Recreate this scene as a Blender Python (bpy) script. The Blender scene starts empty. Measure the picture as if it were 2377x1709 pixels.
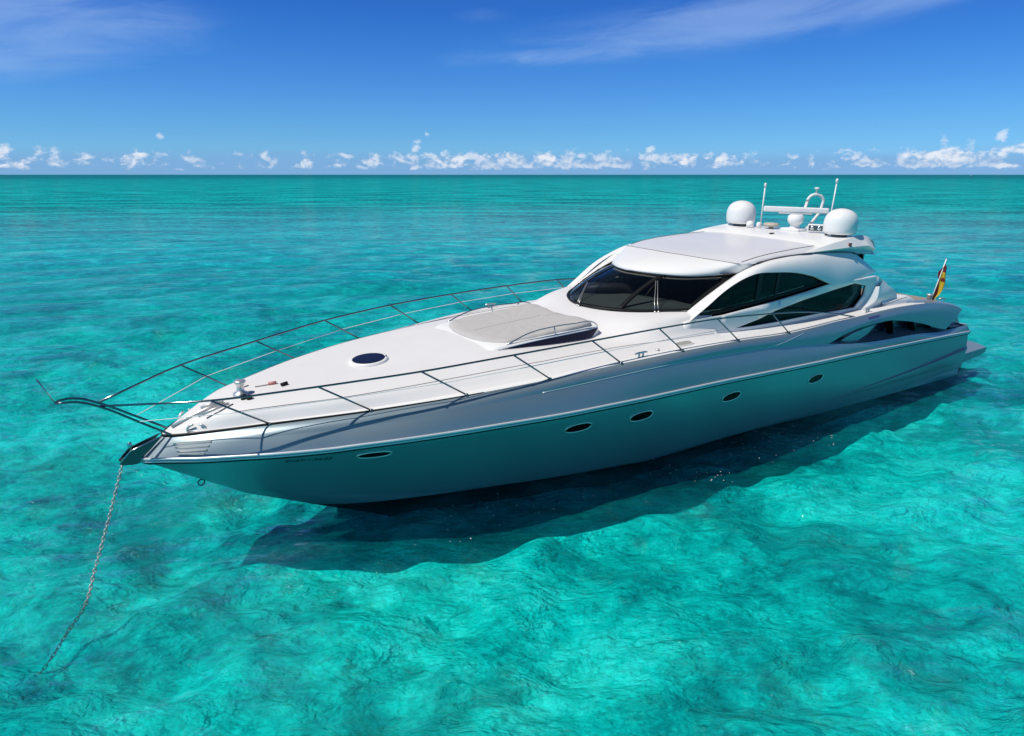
import bpy, bmesh, math, random
import numpy as np
from mathutils import Vector, Matrix, geometry
from mathutils.bvhtree import BVHTree

random.seed(7)
rng = np.random.default_rng(7)
scene = bpy.context.scene
COL = scene.collection
R = math.radians

# ------------------------------------------------------------------ camera, sky, sun, exposure
cam_d = bpy.data.cameras.new("camera")
cam_d.sensor_width = 36.0
cam_d.lens = 24.99
cam_d.clip_start = 0.1
cam_d.clip_end = 120000.0
cam = bpy.data.objects.new("camera", cam_d)
COL.objects.link(cam)
cam.location = (0, 0, 6.5)
cam.rotation_euler = (R(90) - 0.26569, 0, 0)
scene.camera = cam

SUN_DIR = Vector((-0.468, -0.222, 0.855)).normalized()
SUN_EL = math.asin(SUN_DIR.z)
SUN_ROT = math.atan2(SUN_DIR.x, SUN_DIR.y)
sun_d = bpy.data.lights.new("sun", 'SUN')
sun_d.energy = 4.15
sun_d.angle = R(0.53)
sun_d.color = (1.0, 0.945, 0.85)
sun = bpy.data.objects.new("sun", sun_d)
COL.objects.link(sun)
sun.location = SUN_DIR * 60
sun.rotation_euler = SUN_DIR.to_track_quat('Z', 'Y').to_euler()

scene.view_settings.view_transform = 'Standard'
scene.view_settings.look = 'None'
scene.view_settings.gamma = 1.0
scene.view_settings.exposure = 0.0
scene.view_settings.use_curve_mapping = False
scene.cycles.max_bounces = 10
scene.cycles.transparent_max_bounces = 16
scene.cycles.caustics_reflective = False
scene.cycles.caustics_refractive = False


class NT:
    """tiny helper around a node tree"""
    def __init__(self, tree):
        self.t = tree
        self.n = tree.nodes
        self.l = tree.links

    def new(self, typ, **kw):
        nd = self.n.new(typ)
        for k, v in kw.items():
            setattr(nd, k, v)
        return nd

    def put(self, sock, v):
        if isinstance(v, bpy.types.NodeSocket):
            self.l.new(v, sock)
        else:
            sock.default_value = v

    def math(self, op, a, b=None, c=None, clamp=False):
        nd = self.new('ShaderNodeMath', operation=op)
        nd.use_clamp = clamp
        self.put(nd.inputs[0], a)
        if b is not None:
            self.put(nd.inputs[1], b)
        if c is not None:
            self.put(nd.inputs[2], c)
        return nd.outputs[0]

    def vmath(self, op, a, b=None):
        nd = self.new('ShaderNodeVectorMath', operation=op)
        self.put(nd.inputs[0], a)
        if b is not None:
            self.put(nd.inputs[1], b)
        return nd.outputs['Value'] if op in ('LENGTH', 'DOT_PRODUCT') else nd.outputs[0]

    def noise(self, vec, scale, detail=4.0, rough=0.5, dist=0.0, lac=2.0):
        nd = self.new('ShaderNodeTexNoise')
        self.put(nd.inputs['Vector'], vec)
        nd.inputs['Scale'].default_value = scale
        nd.inputs['Detail'].default_value = detail
        nd.inputs['Roughness'].default_value = rough
        nd.inputs['Distortion'].default_value = dist
        nd.inputs['Lacunarity'].default_value = lac
        return nd.outputs['Fac']

    def ramp(self, fac, stops, interp='LINEAR'):
        nd = self.new('ShaderNodeValToRGB')
        cr = nd.color_ramp
        cr.interpolation = interp
        while len(cr.elements) < len(stops):
            cr.elements.new(0.5)
        for e, (p, c) in zip(cr.elements, stops):
            e.position = p
            e.color = (*c, 1) if len(c) == 3 else c
        self.put(nd.inputs[0], fac)
        return nd.outputs[0]

    def smooth(self, v, a, b, lo=0.0, hi=1.0):
        nd = self.new('ShaderNodeMapRange', interpolation_type='SMOOTHSTEP')
        self.put(nd.inputs[0], v)
        nd.inputs[1].default_value = a
        nd.inputs[2].default_value = b
        nd.inputs[3].default_value = lo
        nd.inputs[4].default_value = hi
        return nd.outputs[0]

    def mix(self, fac, a, b, mode='MIX'):
        nd = self.new('ShaderNodeMix', data_type='RGBA', blend_type=mode)
        self.put(nd.inputs[0], fac)
        self.put(nd.inputs[6], a if isinstance(a, bpy.types.NodeSocket) else (*a, 1))
        self.put(nd.inputs[7], b if isinstance(b, bpy.types.NodeSocket) else (*b, 1))
        return nd.outputs[2]

    def comb(self, x, y, z):
        nd = self.new('ShaderNodeCombineXYZ')
        self.put(nd.inputs[0], x); self.put(nd.inputs[1], y); self.put(nd.inputs[2], z)
        return nd.outputs[0]


# ---- sky: Nishita sky with clouds at fixed bearings
world = bpy.data.worlds.new("World")
scene.world = world
world.use_nodes = True
W = NT(world.node_tree)
W.n.clear()
w_out = W.new('ShaderNodeOutputWorld')
w_bg = W.new('ShaderNodeBackground')
sky = W.new('ShaderNodeTexSky', sky_type='NISHITA')
sky.sun_disc = False
sky.sun_elevation = SUN_EL
sky.sun_rotation = SUN_ROT
sky.altitude = 0
sky.air_density = 1.0
sky.dust_density = 0.3
sky.ozone_density = 3.0
hs = W.new('ShaderNodeHueSaturation')
hs.inputs['Hue'].default_value = 0.5
hs.inputs['Saturation'].default_value = 1.0
hs.inputs['Value'].default_value = 1.0
W.l.new(sky.outputs[0], hs.inputs['Color'])
tc = W.new('ShaderNodeTexCoord')
sp = W.new('ShaderNodeSeparateXYZ')
W.l.new(tc.outputs['Generated'], sp.inputs[0])
AZ = W.math('ARCTAN2', sp.outputs[0], sp.outputs[1])
EL = W.math('ARCSINE', sp.outputs[2])
P2 = W.comb(AZ, EL, 0.0)
SKY_SCALE = 0.1

def sky_col(c):      # a radiance seen in the picture, written in sky units
    return tuple(v / SKY_SCALE for v in c)

base = hs.outputs[0]
# gentle tint so the zenith side stays deep and the horizon stays light blue
tint = W.ramp(W.math('MULTIPLY', EL, 2.0, clamp=True),
              [(0.008, (0.39, 0.766, 1.70)), (0.026, (0.36, 0.734, 1.60)), (0.062, (0.33, 0.768, 1.47)), (0.112, (0.293, 0.71, 1.31)), (0.224, (0.227, 0.60, 1.21)),
               (0.316, (0.172, 0.538, 1.17)), (0.41, (0.136, 0.453, 1.10)), (0.62, (0.24, 0.48, 0.82)), (0.95, (0.46, 0.50, 0.54))])
base = W.mix(1.0, base, tint, 'MULTIPLY')
# high thin cirrus
warp = W.noise(P2, 5.0, 3, 0.5)
cz = W.comb(W.math('MULTIPLY', AZ, 5.0), W.math('ADD', W.math('MULTIPLY', EL, 26.0), W.math('MULTIPLY', AZ, -3.0)), W.math('MULTIPLY', warp, 1.6))
cir = W.noise(cz, 1.0, 7, 0.58, 0.6)
def blob(a, e, ra, re, rot=0.0):
    da = W.math('SUBTRACT', AZ, a); de = W.math('SUBTRACT', EL, e)
    c, s = math.cos(rot), math.sin(rot)
    u = W.math('ADD', W.math('MULTIPLY', da, c / ra), W.math('MULTIPLY', de, s / ra))
    v = W.math('ADD', W.math('MULTIPLY', da, -s / re), W.math('MULTIPLY', de, c / re))
    return W.math('ADD', W.math('MULTIPLY', u, u), W.math('MULTIPLY', v, v))
regs = [(-0.57, 0.163, 0.17, 0.052, 0.03, 1.0), (-0.62, 0.125, 0.09, 0.028, 0.05, .9), (0.28, 0.182, 0.27, 0.030, 0.10, .95), (0.50, 0.205, 0.20, 0.024, 0.16, .9),
        (0.08, 0.150, 0.16, 0.014, 0.04, .75), (0.20, 0.163, 0.12, 0.010, 0.03, .9), (-0.05, 0.195, 0.08, 0.012, 0.0, .25)]
cm = None
for a, e, ra, re, ro, wt in regs:
    g = W.math('MULTIPLY', W.math('EXPONENT', W.math('MULTIPLY', blob(a, e, ra, re, ro), -1.0)), wt)
    cm = g if cm is None else W.math('MAXIMUM', cm, g)
cfac = W.math('MULTIPLY', W.smooth(W.math('ADD', cir, W.math('MULTIPLY', cm, 0.42)), 0.48, 1.02), W.smooth(cm, 0.05, 0.6))
base = W.mix(W.math('MULTIPLY', cfac, 0.40), base, sky_col((0.40, 0.58, 0.90)))
# low grey-blue bank under the cumulus
bk = W.noise(W.comb(W.math('MULTIPLY', AZ, 9.0), W.math('MULTIPLY', EL, 60.0), 3.1), 1.0, 5, 0.55)
bank_top = W.math('ADD', 0.014, W.math('MULTIPLY', bk, 0.026))
bank = W.smooth(W.math('SUBTRACT', bank_top, EL), -0.006, 0.012)
base = W.mix(W.math('MULTIPLY', bank, 0.70), base, sky_col((0.205, 0.425, 0.72)))
# cumulus: many small heaps, mask by bearing and height
cp_ = W.comb(W.math('MULTIPLY', AZ, 46.0), W.math('MULTIPLY', EL, 68.0), 0.0)
n1 = W.noise(cp_, 1.0, 8, 0.62, 0.25)
cp_hi = W.comb(W.math('ADD', W.math('MULTIPLY', AZ, 46.0), 0.10), W.math('SUBTRACT', W.math('MULTIPLY', EL, 68.0), 0.30), 0.0)
n2 = W.noise(cp_hi, 1.0, 8, 0.62, 0.25)
lowm = W.math('MULTIPLY', W.smooth(EL, 0.004, 0.011), W.smooth(EL, 0.020, 0.036, 1.0, 0.0))
azm = W.math('MAXIMUM', W.math('EXPONENT', W.math('MULTIPLY', blob(0.02, 0.02, 0.24, 9.0), -1.0)),
             W.math('MULTIPLY', W.math('EXPONENT', W.math('MULTIPLY', blob(0.52, 0.02, 0.16, 9.0), -1.0)), 0.9))
azm = W.math('MAXIMUM', azm, 0.35)
cov = W.math('MULTIPLY', lowm, azm)
field = W.math('ADD', n1, W.math('MULTIPLY', cov, 0.22))
fac_soft = W.math('MULTIPLY', W.smooth(field, 0.58, 0.74), W.smooth(cov, 0.02, 0.25))
# named heaps
heaps = [(-0.602, 0.022, 0.014, 0.017), (-0.587, 0.011, 0.020, 0.009), (-0.552, 0.013, 0.018, 0.010), (-0.569, 0.029, 0.010, 0.006),
         (-0.519, 0.021, 0.018, 0.007), (-0.474, 0.016, 0.018, 0.014), (-0.424, 0.005, 0.022, 0.007), (-0.44, 0.044, 0.007, 0.006),
         (-0.114, 0.050, 0.006, 0.006), (-0.126, 0.043, 0.008, 0.006), (-0.128, 0.034, 0.012, 0.010), (0.184, 0.031, 0.012, 0.009), (0.086, 0.034, 0.010, 0.005),
         (0.525, 0.036, 0.009, 0.015), (0.530, 0.022, 0.034, 0.014), (0.552, 0.030, 0.010, 0.011), (0.592, 0.030, 0.030, 0.017), (0.582, 0.039, 0.013, 0.011),
         (0.607, 0.010, 0.03, 0.006), (0.235, 0.015, 0.020, 0.010), (0.285, 0.013, 0.026, 0.010), (-0.19, 0.017, 0.018, 0.012), (-0.27, 0.012, 0.018, 0.008), (0.50, 0.022, 0.02, 0.006),
         (-0.08, 0.020, 0.03, 0.013), (-0.02, 0.022, 0.03, 0.010), (0.05, 0.020, 0.03, 0.010)]
hm = None
for a, e, ra, re in heaps:
    g = W.math('SUBTRACT', 1.0, blob(a, e, ra * 0.80, re * 0.86))
    hm = g if hm is None else W.math('MAXIMUM', hm, g)
hm = W.math('MAXIMUM', hm, -3.0)
hf = W.math('ADD', W.math('MULTIPLY', hm, 0.26), W.math('MULTIPLY', W.math('SUBTRACT', n1, 0.52), 1.35))
fac_heap = W.math('MULTIPLY', W.smooth(hf, 0.02, 0.30), W.smooth(EL, 0.0, 0.010))
shade = W.math('SUBTRACT', n1, n2)
lit = W.math('ADD', W.smooth(shade, -0.16, 0.14), W.math('MULTIPLY', W.smooth(EL, 0.008, 0.034), 0.35), clamp=True)
ccol = W.mix(lit, sky_col((0.36, 0.50, 0.76)), sky_col((0.90, 0.92, 0.96)))
base = W.mix(W.math('MULTIPLY', fac_soft, 0.55), base, ccol)
base = W.mix(W.math('MULTIPLY', fac_heap, 0.60), base, ccol)
W.l.new(base, w_bg.inputs['Color'])
w_bg.inputs['Strength'].default_value = SKY_SCALE
W.l.new(w_bg.outputs[0], w_out.inputs['Surface'])

# ------------------------------------------------------------------ materials
def principled(name, color, rough=0.4, metal=0.0, coat=0.0, var=0.05, vscale=3.0, rvar=0.06, bump=0.0, bscale=40.0, spec=0.5):
    m = bpy.data.materials.new(name)
    m.use_nodes = True
    T = NT(m.node_tree)
    b = T.n['Principled BSDF']
    tcn = T.new('ShaderNodeTexCoord')
    nz = T.noise(tcn.outputs['Object'], vscale, 5, 0.6)
    dark = tuple(c * (1 - var) for c in color); lite = tuple(min(1, c * (1 + var)) for c in color)
    T.l.new(T.mix(nz, dark, lite), b.inputs['Base Color'])
    T.l.new(T.math('ADD', rough - rvar / 2, T.math('MULTIPLY', nz, rvar)), b.inputs['Roughness'])
    b.inputs['Metallic'].default_value = metal
    b.inputs['Coat Weight'].default_value = coat
    b.inputs['Coat Roughness'].default_value = 0.06
    b.inputs['Specular IOR Level'].default_value = spec
    if bump:
        bp = T.new('ShaderNodeBump')
        bp.inputs['Strength'].default_value = bump
        bp.inputs['Distance'].default_value = 0.01
        T.l.new(T.noise(tcn.outputs['Object'], bscale, 3, 0.5), bp.inputs['Height'])
        T.l.new(bp.outputs[0], b.inputs['Normal'])
    return m

def glass_mat(name, tint, refl=1.0):
    m = bpy.data.materials.new(name)
    m.use_nodes = True
    T = NT(m.node_tree)
    T.n.clear()
    o = T.new('ShaderNodeOutputMaterial')
    tr = T.new('ShaderNodeBsdfTransparent'); tr.inputs[0].default_value = (*tint, 1)
    gl = T.new('ShaderNodeBsdfGlossy'); gl.inputs['Roughness'].default_value = 0.02; gl.inputs[0].default_value = (refl, refl, refl, 1)
    fr = T.new('ShaderNodeFresnel'); fr.inputs[0].default_value = 1.5
    mx = T.new('ShaderNodeMixShader')
    T.l.new(fr.outputs[0], mx.inputs[0]); T.l.new(tr.outputs[0], mx.inputs[1]); T.l.new(gl.outputs[0], mx.inputs[2])
    T.l.new(mx.outputs[0], o.inputs[0])
    return m

M = {}
M['silver'] = principled('silver_hull_paint', (0.25, 0.325, 0.37), 0.36, 0.40, 0.15, 0.03, 0.8, 0.06)
M['white'] = principled('white_gelcoat', (0.80, 0.80, 0.79), 0.38, 0, 0.12, 0.02, 1.5, 0.08)
M['roofgrey'] = principled('pale_grey_gelcoat', (0.70, 0.70, 0.72), 0.38, 0, 0.15, 0.02, 1.5)
M['deck'] = principled('deck_white', (0.71, 0.70, 0.70), 0.55, 0, 0.05, 0.035, 2.0, 0.1, 0.05, 120)
M['steel'] = principled('polished_steel', (0.52, 0.54, 0.56), 0.12, 1.0, 0, 0.05, 4)
M['satin'] = principled('satin_steel', (0.72, 0.71, 0.69), 0.36, 0.75, 0, 0.08, 6)
M['rail'] = principled('rail_steel', (0.20, 0.225, 0.245), 0.14, 1.0, 0, 0.05, 4)
M['darksteel'] = principled('weathered_steel', (0.10, 0.13, 0.14), 0.30, 0.8, 0, 0.15, 6)
M['seam'] = principled('seam_sealant', (0.16, 0.15, 0.17), 0.6)
M['black'] = principled('black_rubber', (0.010, 0.010, 0.010), 0.45, spec=0.2)
M['antifoul'] = principled('black_antifouling', (0.012, 0.010, 0.010), 0.55, 0, 0, 0.4, 3)
M['navy'] = principled('navy_recess', (0.016, 0.022, 0.045), 0.25, 0, 0.4, 0.2, 3)
M['cushion'] = principled('beige_canvas', (0.455, 0.443, 0.437), 0.85, 0, 0, 0.05, 5, 0.05, 0.25, 60)
M['beige'] = principled('beige_gelcoat', (0.60, 0.54, 0.46), 0.45)
M['teak'] = principled('grey_teak', (0.30, 0.25, 0.20), 0.7, 0, 0, 0.2, 8)
M['dash'] = principled('grey_dashboard', (0.13, 0.145, 0.135), 0.7, 0, 0, 0.12, 2)
M['interior'] = principled('dark_interior', (0.030, 0.026, 0.024), 0.7)
M['seat'] = principled('dark_leather', (0.035, 0.035, 0.045), 0.5)
M['wood'] = principled('cherry_wood', (0.10, 0.035, 0.018), 0.35, 0, 0.3, 0.3, 6)
M['cream'] = principled('cream_trim', (0.45, 0.40, 0.33), 0.6)
M['dome'] = principled('radome_white', (0.78, 0.78, 0.78), 0.42, 0, 0.1, 0.015, 2)
M['letter'] = principled('black_lettering', (0.01, 0.012, 0.014), 0.4)
M['red'] = principled('red_lens', (0.22, 0.01, 0.01), 0.2, 0, 0.5)
M['pink'] = principled('faded_red_plastic', (0.55, 0.22, 0.2), 0.5)
M['blue_sticker'] = principled('blue_decal', (0.08, 0.07, 0.22), 0.4)
M['grey_sticker'] = principled('grey_decal', (0.24, 0.27, 0.40), 0.4)
M['flag_red'] = principled('red_cloth', (0.15, 0.007, 0.010), 0.8, 0, 0, 0.15, 9)
M['flag_yellow'] = principled('yellow_cloth', (0.46, 0.31, 0.012), 0.8, 0, 0, 0.12, 9)
M['chain'] = principled('galvanised_chain', (0.46, 0.46, 0.44), 0.38, 0.8, 0, 0.2, 12)
_T = NT(M['chain'].node_tree); _b = _T.n['Principled BSDF']          # underwater dimming painted into the chain's lower end
_sp = _T.new('ShaderNodeSeparateXYZ'); _T.l.new(_T.new('ShaderNodeTexCoord').outputs['Object'], _sp.inputs[0])
_src = _b.inputs['Base Color'].links[0].from_socket
_T.l.new(_T.mix(_T.smooth(_sp.outputs[2], -0.05, 0.25), (0.012, 0.030, 0.032), _src), _b.inputs['Base Color'])
_T.l.new(_T.smooth(_sp.outputs[2], -0.05, 0.25, 0.0, 0.8), _b.inputs['Metallic'])
M['wglass'] = glass_mat('tinted_windscreen', (0.50, 0.54, 0.56), 0.75)
M['sglass'] = glass_mat('tinted_side_glass', (0.60, 0.61, 0.60), 0.40)
M['dglass'] = principled('dark_glass', (0.006, 0.005, 0.005), 0.2, 0, 0, 0.2, 3, 0.02, spec=0.04)
M['bluepane'] = principled('blue_black_pane', (0.008, 0.011, 0.040), 0.15, 0, 0, 0.2, 3, 0.02, spec=0.12)

# ------------------------------------------------------------------ mesh helpers
def obj(name, verts, faces, mat, parent=None, smooth=True, label=None, flip=False):
    me = bpy.data.meshes.new(name)
    me.from_pydata([tuple(v) for v in verts], [], [tuple(reversed(f)) if flip else tuple(f) for f in faces])
    me.validate()
    bm = bmesh.new(); bm.from_mesh(me)
    bmesh.ops.remove_doubles(bm, verts=bm.verts, dist=1e-5)
    bmesh.ops.recalc_face_normals(bm, faces=bm.faces)
    bm.to_mesh(me); bm.free()
    if smooth:
        for p in me.polygons:
            p.use_smooth = True
    o = bpy.data.objects.new(name, me)
    COL.objects.link(o)
    for mm in (mat if isinstance(mat, (list, tuple)) else [mat]):
        me.materials.append(mm)
    if parent is not None:
        o.parent = parent
    if label:
        o['label'] = label
    return o

def sharp(o, ang=35):
    me = o.data
    bm = bmesh.new(); bm.from_mesh(me)
    for e in bm.edges:
        if len(e.link_faces) == 2 and e.calc_face_angle(0) > R(ang):
            e.smooth = False
    bm.to_mesh(me); bm.free()
    return o

def solid(o, t, off=-1.0):
    md = o.modifiers.new('thickness', 'SOLIDIFY'); md.thickness = t; md.offset = off
    return o

def bevel(o, w, seg=2):
    md = o.modifiers.new('bevel', 'BEVEL'); md.width = w; md.segments = seg; md.limit_method = 'ANGLE'; md.angle_limit = R(40)
    return o

class Mesh:
    """collects pieces that end up as one mesh"""
    def __init__(self):
        self.v, self.f = [], []

    def add(self, v, f):
        b = len(self.v)
        self.v += [tuple(map(float, p)) for p in v]
        self.f += [tuple(i + b for i in q) for q in f]
        return self

    def grid(self, rows, close=False):
        n = len(rows[0]); v = [p for r in rows for p in r]; f = []
        for i in range(len(rows) - 1):
            for j in range(n - 1 if not close else n):
                k = (j + 1) % n
                f.append((i * n + j, i * n + k, (i + 1) * n + k, (i + 1) * n + j))
        return self.add(v, f)

    def tube(self, pts, r, seg=8, cap=True):
        pts = [Vector(p) for p in pts]
        rows = []
        prev = None
        for i, p in enumerate(pts):
            d = (pts[min(i + 1, len(pts) - 1)] - pts[max(i - 1, 0)]).normalized()
            if prev is None:
                a = d.cross(Vector((0, 0, 1)))
                if a.length < 1e-3:
                    a = d.cross(Vector((0, 1, 0)))
                a.normalize()
            else:
                a = (prev - d * prev.dot(d)).normalized()
            prev = a
            b = d.cross(a)
            rr = r[i] if isinstance(r, (list, tuple)) else r
            rows.append([p + a * math.cos(t) * rr + b * math.sin(t) * rr for t in np.linspace(0, 2 * math.pi, seg, endpoint=False)])
        base_i = len(self.v)
        self.grid(rows, close=True)
        if cap:
            self.f.append(tuple(base_i + k for k in range(seg)))
            self.f.append(tuple(base_i + (len(rows) - 1) * seg + k for k in range(seg)))
        return self

    def lathe(self, prof, c=(0, 0, 0), seg=32, axis=None):
        c = Vector(c); rows = []
        for r, z in prof:
            rows.append([(c.x + r * math.cos(t), c.y + r * math.sin(t), c.z + z) for t in np.linspace(0, 2 * math.pi, seg, endpoint=False)])
        base_i = len(self.v)
        self.grid(rows, close=True)
        self.f.append(tuple(base_i + k for k in range(seg)))
        self.f.append(tuple(base_i + (len(rows) - 1) * seg + k for k in range(seg)))
        return self

    def box(self, c, s, rot=None):
        c = Vector(c); v = []
        for sx in (-.5, .5):
            for sy in (-.5, .5):
                for sz in (-.5, .5):
                    p = Vector((sx * s[0], sy * s[1], sz * s[2]))
                    if rot is not None:
                        p = rot @ p
                    v.append(c + p)
        return self.add(v, [(0, 1, 3, 2), (4, 6, 7, 5), (0, 4, 5, 1), (2, 3, 7, 6), (0, 2, 6, 4), (1, 5, 7, 3)])

    def mirrored(self):
        n = len(self.v)
        self.v += [(x, -y, z) for x, y, z in self.v[:n]]
        self.f += [tuple(reversed([i + n for i in q])) for q in self.f[:]]
        return self

    def build(self, name, mat, parent=None, smooth=True, label=None):
        return obj(name, self.v, self.f, mat, parent, smooth, label)

def pchip(xs, ys):
    xs = np.array(xs, float); ys = np.array(ys, float)
    o = np.argsort(xs); xs, ys = xs[o], ys[o]
    h = np.diff(xs); d = np.diff(ys) / h
    m = np.zeros_like(ys); m[0], m[-1] = d[0], d[-1]
    for i in range(1, len(xs) - 1):
        if d[i - 1] * d[i] > 0:
            w1, w2 = 2 * h[i] + h[i - 1], h[i] + 2 * h[i - 1]
            m[i] = (w1 + w2) / (w1 / d[i - 1] + w2 / d[i])
    def f(x):
        x = np.clip(np.asarray(x, float), xs[0], xs[-1])
        i = np.clip(np.searchsorted(xs, x) - 1, 0, len(h) - 1)
        t = (x - xs[i]) / h[i]
        return ((1 + 2 * t) * (1 - t) ** 2 * ys[i] + t * (1 - t) ** 2 * h[i] * m[i] + t * t * (3 - 2 * t) * ys[i + 1] + t * t * (t - 1) * h[i] * m[i + 1])
    return f

def spline(pts, n):
    """Catmull-Rom through pts, n samples evenly in chord length"""
    P = np.array(pts, float)
    s = np.r_[0, np.cumsum(np.linalg.norm(np.diff(P, axis=0), axis=1))]
    t = np.linspace(0, s[-1], n)
    T = np.gradient(P, s, axis=0) if len(P) > 2 else np.repeat((P[1:] - P[:1]) / s[-1], 2, 0)
    i = np.clip(np.searchsorted(s, t) - 1, 0, len(P) - 2)
    h = (s[i + 1] - s[i])[:, None]; u = ((t - s[i])[:, None]) / h
    return ((1 + 2 * u) * (1 - u) ** 2 * P[i] + u * (1 - u) ** 2 * h * T[i] + u * u * (3 - 2 * u) * P[i + 1] + u * u * (u - 1) * h * T[i + 1])

def cdt_panel(outer, holes, step, to3d):
    """flat panel with holes, filled with a regular point grid, mapped to 3-D"""
    loops = [outer] + holes
    pts, edges = [], []
    for lp in loops:
        b = len(pts); n = len(lp)
        pts += [Vector(p) for p in lp]
        edges += [(b + i, b + (i + 1) % n) for i in range(n)]
    def inside(p, lp):
        c = False; n = len(lp)
        for i in range(n):
            (x1, y1), (x2, y2) = lp[i], lp[(i + 1) % n]
            if (y1 > p[1]) != (y2 > p[1]) and p[0] < (x2 - x1) * (p[1] - y1) / (y2 - y1) + x1:
                c = not c
        return c
    xs = [p[0] for p in outer]; ys = [p[1] for p in outer]
    for x in np.arange(min(xs), max(xs), step):
        for y in np.arange(min(ys), max(ys), step):
            if inside((x, y), outer) and not any(inside((x, y), h) for h in holes):
                pts.append(Vector((x, y)))
    v, e, f, *_ = geometry.delaunay_2d_cdt(pts, edges, [], 0, 1e-4)
    keep = []
    for t in f:
        c = sum((v[i] for i in t), Vector((0, 0))) / len(t)
        if inside(c, outer) and not any(inside(c, h) for h in holes):
            keep.append(tuple(t))
    return [to3d(p[0], p[1]) for p in v], keep

def mirror_copy(o, name=None):
    """the starboard twin of a port part: a mesh of its own, mirrored in y"""
    me = o.data.copy()
    for vt in me.vertices:
        vt.co.y = -vt.co.y
    me.flip_normals()
    c = o.copy(); c.data = me
    c.parent = o.parent
    COL.objects.link(c)
    return c

def empty(name, label=None, cat=None, group=None, parent=None):
    o = bpy.data.objects.new(name, None)
    o.empty_display_size = 0.5
    COL.objects.link(o)
    if label: o['label'] = label
    if cat: o['category'] = cat
    if group: o['group'] = group
    if parent is not None: o.parent = parent
    return o

# ------------------------------------------------------------------ the yacht's place on the water
B2W = Matrix(((-0.8152238, 0.5788953, 0.0170398, 11.58538),
              (-0.5791193, -0.8145502, -0.0335993, 24.03534),
              (-0.0055707, -0.0372591, 0.9992903, 0.0),
              (0, 0, 0, 1)))
def bw(p):
    return B2W @ Vector(p)

# ------------------------------------------------------------------ sea
def wave_sheet(name, zbase, f0x, f1x, f0y, f1y, step, nwave, lam0, lam1, amp0, power, spread, wind_deg, limit):
    def axis(lo, hi, f0, f1, step, grow):
        a = list(np.arange(f0, f1, step))
        s_ = step; x = a[-1]; up = []
        while x < hi:
            s_ *= grow; x += s_; up.append(x)
        s_ = step; x = a[0]; dn = []
        while x > lo:
            s_ *= grow; x -= s_; dn.append(x)
        return np.array(dn[::-1] + a + up)
    X = axis(-limit, limit, f0x, f1x, step, 1.06)
    Y = axis(-min(3000, limit), limit, f0y, f1y, step, 1.045)
    gx = np.gradient(X); gy = np.gradient(Y)
    XX, YY = np.meshgrid(X, Y)
    SP = np.maximum(*np.meshgrid(gx, gy))
    Z = np.full_like(XX, zbase)
    wind = R(wind_deg)
    for k in range(nwave):
        lam = lam0 * (lam1 / lam0) ** rng.random()
        th = wind + rng.normal(0, spread)
        kx, ky = math.cos(th) * 2 * math.pi / lam, math.sin(th) * 2 * math.pi / lam
        amp = amp0 * lam ** power
        fade = np.clip((lam / SP - 2.5) / 3.0, 0, 1)
        if fade.max() == 0:
            continue
        ph = kx * XX + ky * YY + rng.random() * 6.283
        Z += amp * fade * np.sin(ph + 0.45 * np.sin(ph * 0.5 + rng.random() * 6))
    ny, nx = XX.shape
    idx = np.arange(nx * ny).reshape(ny, nx)
    F = np.stack([idx[:-1, :-1], idx[:-1, 1:], idx[1:, 1:], idx[1:, :-1]], -1).reshape(-1, 4)
    V = np.stack([XX, YY, Z], -1).reshape(-1, 3)
    me = bpy.data.meshes.new(name)
    me.vertices.add(len(V)); me.vertices.foreach_set('co', V.ravel())
    me.loops.add(F.size); me.loops.foreach_set('vertex_index', F.ravel())
    me.polygons.add(len(F)); me.polygons.foreach_set('loop_start', np.arange(0, F.size, 4))
    me.polygons.foreach_set('use_smooth', np.ones(len(F), bool))
    me.update(calc_edges=True)
    return me

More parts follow.
